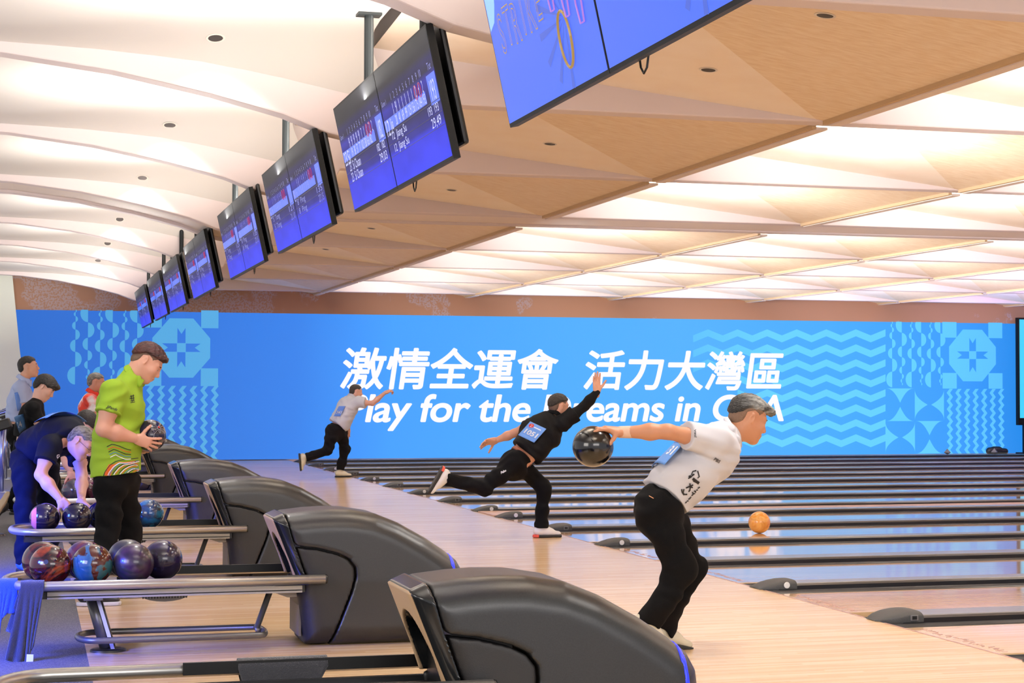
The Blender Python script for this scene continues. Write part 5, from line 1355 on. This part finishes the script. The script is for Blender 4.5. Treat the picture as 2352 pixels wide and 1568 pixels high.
# ---- far bowler in white
Y = 27.9
J = dict(head=at(818, 900, Y=Y), f=(.97, .2, -.12), up=(.12, 0, 1), neck=at(808, 915, Y=Y), chest=at(798, 936, Y=Y), waist=at(784, 965, Y=Y), pelvis=at(772, 988, Y=Y),
         shR=at(820, 923, Y=27.74), elR=at(856, 926, Y=27.62), wrR=at(884, 902, Y=27.6), shL=at(800, 922, Y=28.1), elL=at(806, 955, Y=28.3), wrL=at(800, 984, Y=28.25),
         hipR=at(764, 991, Y=27.8), knR=at(752, 1035, Y=27.75), anR=at(700, 1051, Y=27.8), hipL=at(781, 991, Y=28.0), knL=at(793, 1031, Y=28.0), anL=fl(780, 1081, 28.0),
         belt=at(776, 979, Y=Y), toeR=(.08, -.1, -1), fupR=(1, 0, .1), toeL=(1, 0, 0))
p3 = person(J, 'far bowler in a white shirt finishing his throw, one foot kicked back', dict(
    skin='dba890', res=.011, fine=.0075, hairm=C['hair_black'], hair=HAIR_SHORT, hthick=.006, hrough=.001, face=False, H=1.0, girth=1.08,
    handR=dict(d=(.9, 0, .4), n=(.3, .4, -.8), curl=(.6, .7, .8, .8), res=.006), handL=dict(d=(-.1, -.1, -1), n=(.3, .9, 0), curl=(.3, .3, .4, .4), res=.006),
    trm=C['trouser'], trouser=dict(wn=(.55, 0, .83), w=1.1, drop=-.02), shm=C['shirt_grey'],
    shirt=dict(hem=at(776, 975, Y=Y), hemn=(-.62, 0, -.78), r=(.19, .19, .19, .10), flat=.78, len=.55, sleeve=(.085, .085), collar=C['shirt_white'], amp=.006),
    shoem=C['shoe_cream'], solem=C['sole_dark']))
K = p3['K']; o0 = V3(at(780, 944, Y=27.3)); kx = 28.2/4024
bib = decal(K, C['bib_deep'], p3['shirt'], o0, (.98, -.2, 0), nz((.46, 0, .89)), nz(o0-V3((0, 0, CAM_H))), 15*kx, 26*kx, n=(8, 8), off=.008)
if bib: bib_text(bib, C['ink_white'], '341', 0, -.02, w=12*kx, h=8*kx, lift=.006)

# ---- man in lime green holding the spider ball
Y = 12.1
J = dict(head=at(338, 834, Y=Y), f=(.79, -.10, -.61), up=(.61, 0, .79), neck=at(302, 868, Y=Y), chest=at(279, 930, Y=Y), waist=at(270, 1010, Y=Y), pelvis=at(267, 1085, Y=Y),
         shR=at(262, 899, Y=11.92), elR=at(238, 985, Y=11.86), wrR=at(312, 1007, Y=11.93), shL=at(288, 893, Y=12.28), elL=at(292, 990, Y=12.36), wrL=at(304, 1028, Y=12.24),
         hipR=at(252, 1112, Y=12.0), knR=at(248, 1222, Y=11.98), anR=fl(205, 1352, 11.72), hipL=at(282, 1112, Y=12.2), knL=at(299, 1225, Y=12.2), anL=fl(292, 1350, 12.12),
         belt=at(267, 1070, Y=Y), toeR=(1, -.1, 0), toeL=(1, -.05, 0))
p4 = person(J, 'man in a lime green polo looking down at the spider ball he holds', dict(
    skin='d39c86', res=.0066, fine=.0042, hairm=C['hair_red'], hair=HAIR_CROP, hthick=.020, fringe=.004, hrough=.003, spike=.03, taper=.03, fadem=C['fade_dark'], H=1.02, nr=.064, aw=1.28,
    handR=dict(d=(.93, .12, -.32), n=(.10, .95, .05), curl=((.12, .3, .25), (.2, .32, .28), (.25, .35, .3), (.3, .38, .3)), thumb=(.35, .85, .3), spread=.20, res=.0034),
    handL=dict(d=(.9, -.1, -.2), n=(.1, -.45, .88), curl=(.3, .35, .4, .4)),
    trm=C['trouser'], trouser=dict(w=1.08, drop=.03), shm=C['shirt_lime'],
    shirt=dict(hem=at(262, 1087, Y=Y), hemn=(.12, 0, -1), r=(.212, .192, .186, .11), flat=.80, len=.58, sleeve=(.084, .086), collar=C['collar_lime'], collar_h=.02, amp=.006, cuffs=C['collar_lime'], fold=(.35, 0, 1), freq=24),
    shoem=C['shoe_black'], solem=mat('pale_sole', 'c9c6c0', .6)))
K = p4['K']; oc = V3(at(277, 1065, Y=11.6)); kx = 11.75/4024; cd = nz(oc-V3((0, 0, CAM_H)))
def pl4(pts): return [((u-277)*kx, -(v-1065)*kx) for u, v in pts]
arcs = {0: [], 1: [], 2: [], 3: []}
for i in range(13):
    u0 = 238+i*6.0; r_ = 62-i*4.4
    pts = [(u0, 1095), (u0+5+i*.3, 1082+i*.6), (u0+15, 1068+i*1.6), (u0+28-i*.6, 1059+i*2.2), (min(317, u0+42-i*.6), 1056+i*2.6+4*math.sin(i)), (317, 1052+i*3.0+3*math.sin(i*1.7))]
    if u0 < 312: arcs[(0, 1, 2, 0, 1)[i % 5]].append(pl4([p for p in pts if p[0] >= u0]))
    if i % 2: arcs[3].append(pl4([(a+2.5, c+1.5) for a, c in pts if a >= u0]))
for i in range(5):
    arcs[(0, 1, 0, 2, 3)[i]].append(pl4([(246+i*2, 1026+i*6), (258+i*2, 1020+i*6), (272, 1024+i*6), (288, 1031+i*6), (300, 1034+i*5)]))
for kk, m_ in enumerate(('ink_black', 'ink_orange', 'ink_bluegreen', 'ink_white')): decal_lines(K, C[m_], p4['shirt'], arcs[kk], oc, (1, 0, 0), (0, 0, 1), cd, .0024, 'print_stripe', .0035+.0004*kk)
og = [pl4([(241+i*2.2, 1096), (245+i*2.6, 1080), (252+i*3, 1066)]) for i in range(6)]
decal_lines(K, C['ink_orange'], p4['shirt'], og, oc, (1, 0, 0), (0, 0, 1), cd, .0032, 'print_stripe', .0034)
decal_text(K, C['ink_black'], p4['shirt'], 'JJPanda', V3(at(256, 934, Y=11.5)), nz((.93, 0, -.30)), nz((.30, 0, .93)), cd, w=.075, h=.024, name='sleeve_text', shear=.3, bold=.02)
decal_lines(K, C['ink_black'], p4['shirt'], [pl4(p) for p in ([(297, 912), (306, 909)], [(296, 917), (307, 915)], [(298, 922), (307, 920)], [(299, 909), (302, 924)], [(304, 907), (305, 922)], [(298, 926), (308, 924)])], oc, (1, 0, 0), (0, 0, 1), cd, .0022, 'chest_emblem')
decal_lines(K, C['ink_red'], p4['shirt'], [pl4(p) for p in ([(250, 868), (255, 864)], [(250, 872), (256, 870)], [(252, 864), (253, 874)])], oc, (1, 0, 0), (0, 0, 1), cd, .004, 'shoulder_mark')
sb = at(345, 1000, Y=12.09)
spider = ball(sb, ball_mat('ball_ink_violet', ['231c38', '2b2348', '1e1930'], 2.5, seed=31, rough=.2), 'dark violet ball with a silver spider drawing, held by the man in lime green')
b = MB()
c_ = nz((.48, -.72, .50)); e1 = nz(np.cross((0, 0, 1), c_)); e2 = np.cross(c_, e1)
def on(x, y): d = nz(c_+e1*x+e2*y); return Vector(d*(BR+.0006))
for k in range(8):
    s_ = -1 if k < 4 else 1; j = k % 4
    a = (0.10*s_, (.12-.08*j)); m_ = (s_*(.44+.07*(j in (1, 2))), (.46-.28*j)); e = (s_*(.40+.20*(j % 2)), (.80-.52*j))
    pts = []
    for p_, q_ in ((a, m_), (m_, e)): pts += [on(p_[0]+(q_[0]-p_[0])*t/4, p_[1]+(q_[1]-p_[1])*t/4) for t in range(5)]
    b.tube(pts, .0013, 5)
b.tube([on(.10*math.cos(t*math.pi/6), .13*math.sin(t*math.pi/6)) for t in range(12)], .0013, 5, closed=True)
b.tube([on(.07*math.cos(t*math.pi/6), -.24+.11*math.sin(t*math.pi/6)) for t in range(12)], .0013, 5, closed=True)
q = b.build('spider_drawing', mat('silver_ink', 'a9a6ae', .4), None); q.parent = spider
b = MB(); b.disc(on(0.02, .05)*1.002, Vector(c_), .007, 10); q = b.build('spider_eye', C['ink_red'], None); q.parent = spider

# ---- man in navy bending over the third rack
J = dict(head=at(187, 1018, Y=13.6), f=(.72, -.30, -.63), up=(.62, -.1, .78), neck=at(170, 1000, Y=13.74), chest=at(142, 1000, Y=13.86), waist=at(104, 1016, Y=14.0), pelvis=at(74, 1050, Y=14.1),
         shR=at(116, 1026, Y=13.62), elR=at(93, 1090, Y=13.5), wrR=at(139, 1147, Y=13.42), shL=at(178, 1022, Y=13.98), elL=at(188, 1092, Y=13.85), wrL=at(187, 1146, Y=13.62),
         hipR=at(58, 1076, Y=13.95), knR=at(58, 1180, Y=14.0), anR=fl(54, 1305, 14.0), hipL=at(104, 1076, Y=14.22), knL=at(114, 1180, Y=14.22), anL=fl(114, 1300, 14.22), toeR=(.4, -.92, 0), toeL=(.6, -.8, 0))
p5 = person(J, 'man with glasses in navy bending over the third rack of balls', dict(
    skin='d9a594', res=.008, fine=.0046, hairm=C['hair_salt'], hair=HAIR_SHORT, hthick=.010, H=.98, glasses=True, aw=1.1, girth=1.02,
    handR=dict(d=(.62, -.2, -.75), n=(.55, -.5, -.6), curl=(.35, .4, .4, .45), spread=.1), handL=dict(d=(0, -.2, -1), n=(-.4, -.9, 0), curl=(.3, .3, .3, .3)),
    trm=C['trouser_navy'], trouser=dict(w=1.05), shm=C['shirt_navy'],
    shirt=dict(hem=at(76, 1042, Y=14.08), hemn=(-.62, .2, -.75), r=(.19, .185, .19, .11), flat=.76, len=.55, sleeve=(.082, .084), collar=C['shirt_navy'], amp=.006),
    shoem=C['shoe_blue'], solem=C['sole_dark'], sockm=C['sock_white']))
K = p5['K']; o0 = V3(at(140, 940, Y=13.9)); bibm = decal(K, C['bib'], p5['shirt'], o0, nz((.8, .45, .05)), nz((.45, -.8, .2)), (0, .25, -1), .34, .20, n=(12, 10), off=.006)
if bibm:
    bib_text(bibm, C['ink_white'], 'ZHAO QI', 0, .01, w=.22, h=.05, name='bib_text')
decal_lines(K, C['ink_white'], p5['shirt'], [[(-.012, .014), (.012, .014), (.014, -.008), (0, -.018), (-.014, -.008), (-.012, .014)], [(-.008, .006), (.008, -.006)], [(.008, .006), (-.008, -.006)]], V3(at(137, 1053, Y=13.2)), (1, .2, 0), (0, 0, 1), (0, 1, 0), .003, 'chest_emblem')

# ---- people further down
Y = 17.5
J = dict(head=at(196, 974, Y=17.40), f=(.55, -.40, -.72), up=(.62, -.2, .70), neck=at(180, 987, Y=17.50), chest=at(160, 997, Y=17.60), waist=at(132, 1010, Y=17.75), pelvis=at(108, 1034, Y=17.90),
         shR=at(152, 1010, Y=17.42), elR=at(150, 1054, Y=17.32), wrR=at(162, 1084, Y=17.26), shL=at(186, 1006, Y=17.75), elL=at(192, 1050, Y=17.60), wrL=at(188, 1082, Y=17.40),
         hipR=at(98, 1048, Y=17.80), knR=at(55, 1108, Y=17.92), anR=at(24, 1155, Y=18.05), hipL=at(114, 1050, Y=18.00), knL=at(122, 1130, Y=18.00), anL=fl(120, 1195, 18.0), toeR=(-.45, -.35, -.8), fupR=(.6, .5, -.6), toeL=(.7, -.7, 0))
person(J, 'dark-haired person crouched behind the bending man, one leg stretched out to the left edge', dict(skin='d9a594', res=.010, fine=.006, hairm=C['hair_black'], hair=HAIR_BOWL, hthick=.016, taper=.012, face=False,
    handR=dict(d=(.3, -.2, -.9), n=(.3, -.9, 0), res=.005), handL=dict(d=(0, -.2, -1), n=(0, -.9, 0), res=.005), trm=C['trouser'], shm=C['shirt_black'], shirt=dict(collar=C['shirt_black'], hem=at(112, 1030, Y=17.7), hemn=(-.7, .2, -.7)),
    shoem=C['shoe_black'], solem=C['sole_tan']))
def stander(label, u, vh, Y, lean, f, o, arm=0.0, face_y=-1):
    """person standing on the floor at depth Y; u, vh: head centre in the photograph"""
    h = at(u, vh, Y=Y); x = h.x; top = h.z; k = top/1.66
    V = lambda dx, dy, z: Vector((x+dx, Y+dy, z*k))
    J = dict(head=h, f=f, up=(-f[2]*.8, 0, 1), neck=V(-.055-lean*.2, 0, 1.50), chest=V(-.08-lean*.5, 0, 1.30), waist=V(-.09-lean*.8, 0, 1.08), pelvis=V(-.09-lean, 0, .92),
             shR=V(-.085-lean*.3, -.19, 1.42), elR=V(-.09-lean*.4+arm*.12, -.24, 1.13), wrR=V(.06+arm*.20-lean*.4, -.21, .95+arm*.1), shL=V(-.085-lean*.3, .19, 1.42), elL=V(-.07-lean*.4+arm*.12, .24, 1.13), wrL=V(.08+arm*.2-lean*.4, .21, .95+arm*.1),
             hipR=V(-.09-lean, -.09, .90), knR=V(-.06-lean, -.10, .5), anR=Vector((x-.10-lean, Y-.10, .095)), hipL=V(-.09-lean, .09, .90), knL=V(-.03-lean, .10, .5), anL=Vector((x-.02-lean, Y+.10, .095)), toeR=(1, -.2, 0), toeL=(1, .15, 0))
    d = dict(res=.011, fine=.0062, handR=dict(d=(.5, 0, -.85), n=(.3, 1, 0), res=.006), handL=dict(d=(.5, 0, -.85), n=(.3, -1, 0), res=.006), trm=C['trouser'], shoem=C['shoe_black'], solem=C['sole_dark'], face=False)
    d.update(o); return person(J, label, d)
stander('man in a red and white polo standing behind the man in lime green', 222, 879, 22.25, .0, (.98, -.05, -.12), dict(skin='c98f78', hairm=C['hair_salt'], hthick=.008, face=True, shm=C['shirt_red'], shirt=dict(collar=C['collar_red'], len=.6, hem=None or at(205, 1003, Y=22.25), hemn=(0, 0, -1))), .6)
p7 = stander('young man in a black t-shirt with bib 14, looking down', 103, 891, 18.6, .10, (.80, -.15, -.58), dict(skin='e0b09c', hairm=C['hair_black'], hair=HAIR_BOWL, hthick=.022, fringe=.012, taper=.012, face=True, shm=C['shirt_black'], trm=C['trouser_navy'], shirt=dict(len=.58, hem=at(62, 998, Y=18.6), hemn=(0, 0, -1), amp=.005)), .9)
K = p7['K']; o0 = V3(at(47, 974, Y=18.2)); ey_ = nz((.12, 0, 1))
cs = [at(32, 958, Y=18.30), at(54, 950, Y=18.42), at(60, 984, Y=18.42), at(45, 996, Y=18.34)]
b = MB(); P_ = []
for i in range(7):
    s_ = i/6; P_.append([cs[0].lerp(cs[1], s_).lerp(cs[3].lerp(cs[2], s_), t_/6)+Vector((-.012*math.sin(math.pi*s_), -.015*math.sin(math.pi*t_/6), 0)) for t_ in range(7)])
b.grid(P_); bib = b.build('bib', C['bib_dark'], p7['body'], smooth=True); md = bib.modifiers.new('cloth', 'SOLIDIFY'); md.thickness = .002
b = MB(); m_ = (cs[0]+cs[1]+cs[2]+cs[3])/4+Vector((-.012, -.024, -.01)); text_on(b, '14', m_, nz(V3(cs[1])-V3(cs[0])), nz(V3(cs[0])-V3(cs[3])), h=.062, bold=.03); b.build('bib_number', C['ink_white'], bib)
decal_lines(K, mat('cream_ink', 'd8cfb8', .7), p7['shirt'], [[(0, -.07), (.015, .07)], [(.02, .07), (.035, .0)], [(.005, .0), (.03, .005)]], V3(at(58, 932, Y=18.1)), (.8, -.6, 0), (0, 0, 1), (.6, .8, 0), .007, 'back_letter', .008)
p8 = stander('man in a pale blue shirt standing upright by the pale wall', 66, 843, 20.6, .02, (.99, -.05, .10), dict(skin='d6a288', hairm=C['hair_black'], hthick=.010, face=True, shm=C['shirt_blue'], shirt=dict(collar=C['shirt_blue'], len=.6, hem=at(50, 965, Y=20.6), hemn=(0, 0, -1))), .5)
cs = [at(33, 902, Y=20.30), at(47, 898, Y=20.36), at(52, 938, Y=20.36), at(40, 944, Y=20.30)]; b = MB(); b.grid([[cs[0].lerp(cs[1], i/4).lerp(cs[3].lerp(cs[2], i/4), j/4)+Vector((0, -.02*math.sin(math.pi*j/4), 0)) for j in range(5)] for i in range(5)]); bib = b.build('bib', C['bib_deep'], p8['body'], smooth=True); md = bib.modifiers.new('cloth', 'SOLIDIFY'); md.thickness = .002
if 0: K = p8['K']; decal(K, C['bib_deep'], p8['shirt'], V3(at(44, 915, Y=20.1)), nz((.7, -.7, 0)), (0, 0, 1), (.7, .7, 0), .2, .24, off=.008, n=(9, 9))

# ------------------------------------------------------------------ console posts along the seating side
M['post'] = mat('chrome_post', 'a7aab4', .22, metal=.9)
CL = [('nearest', 17.6), ('second', 21.2), ('third', 25.0), ('fourth', 28.6), ('fifth', 32.2)]
for nm, y in CL:
    x = -0.36
    t = thing('console_post', f'{nm} of the chrome posts with a slanted black console head at the left edge', 'console', (x, y, 0), 'console posts')
    b = MB(); b.lathe([(0, .03), (.05, .03), (.15, .012), (.16, 0)], (x, y, 0), 24); b.build('base', M['post'], t, smooth='auto')
    b = MB(); b.tube([(x, y, .02), (x, y, 1.0)], .035, 16); b.build('post', M['post'], t, smooth=True)
    b = MB(); b.obox((x+.02, y, 1.03), (.17, 0, .055), (0, .22, 0), (-.02, 0, .045)); b.build('console_head', M['black'], t, bevel=.015)
    b = MB(); b.obox((x-.0, y, 1.083), (.10, 0, .032), (0, .17, 0), (-.002, 0, .005)); b.build('console_screen', mat('console_glass', '9aa8a8', .2), t)

# ------------------------------------------------------------------ towels
M['terry'] = mat('charcoal_terry', '34353c', .95, bump=.6, bscale=240, sheen=.4)
M['terry_blue'] = mat('blue_terry', '2c4fc0', .95, bump=.6, bscale=240, sheen=.4)
def towel(x0, x1, yr, zr, rr, front, back, m, label, flare=.0, amp=.02, seed=0.0, tagm=None):
    """cloth hung over a rail along x: hangs 'front' metres towards the camera side and 'back' behind"""
    n = 24; prof = []
    for i in range(13): prof.append((yr-rr-.004, zr-front*(1-i/12), (1-i/12)))
    for i in range(1, 8): a = math.pi-math.pi*i/8; prof.append((yr+(rr+.004)*math.cos(a), zr+(rr+.004)*math.sin(a), 0))
    for i in range(9): prof.append((yr+rr+.004, zr-back*i/8, i/8))
    b = MB(); P = []
    for j in range(n+1):
        s = j/n; row = []
        for (y, z, h) in prof:
            wv = amp*math.sin(s*13+seed+h*1.2)*h; sx = (s-.5)*(x1-x0)*(1-.22*h+flare*h*(1-s)*2.4)
            sg = -1 if y < yr else 1
            row.append(((x0+x1)/2+sx+.02*h*math.sin(seed+s*5)-flare*.05*h, y+sg*abs(wv)*.9+sg*.01*h, z-(.06*h*math.sin(s*3.1+seed))))
        P.append(row)
    b.grid(P); o = b.build('towel', m, None, smooth=True); md = o.modifiers.new('cloth', 'SOLIDIFY'); md.thickness = .006; md.offset = 0
    tag(o, label, 'towel')
    if tagm:
        q = P[17][0]; c = MB(); c.add([(q[0]-.012, q[1]-.008, q[2]+.012), (q[0]+.022, q[1]-.008, q[2]+.010), (q[0]+.020, q[1]-.008, q[2]-.030), (q[0]-.014, q[1]-.008, q[2]-.028)], [(0, 1, 2, 3)]); c.build('care_label', tagm, o)
    return o
ry = RETURN_Y[1]-0.01
towel(-0.035, 0.085, ry-RW, RZ, .027, .33, .20, M['terry'], 'charcoal towel with a white care label hanging over the rail of the second rack', .5, .028, .6, M['white'])
towel(-0.15, -0.05, ry-RW+.10, RZ, .03, .20, .16, M['terry_blue'], 'blue towel hanging at the left end of the second rack', .1, .015, 2.2)
ry1 = RETURN_Y[0]-0.01
u0, u1 = at(545, 1530, Y=ry1+RW).x, at(750, 1530, Y=ry1+RW).x
towel(u0, u1, ry1+RW, RZ, .03, .12, .15, M['terry'], 'dark towel draped over the back rail of the nearest rack', 0, .006, 1.0)
# ------------------------------------------------------------------ odds and ends by the far screen
t = at(2290, 1040, Y=34.68)
S = SDF(); S.seg((t.x-.18, 34.68, .09), (t.x+.2, 34.68, .08), .085, .07, .05); S.seg((t.x-.08, 34.68, .13), (t.x+.05, 34.68, .14), .06, .05, .05); S.post.append(plane_cut((0, 0, 0), (0, 0, -1)))
v, f = S.mesh(.015); tag(mesh_of('equipment_bag', [(v, f, 0)], M['black'], None), 'small black bag on the floor beside the cyan screen', 'bag')
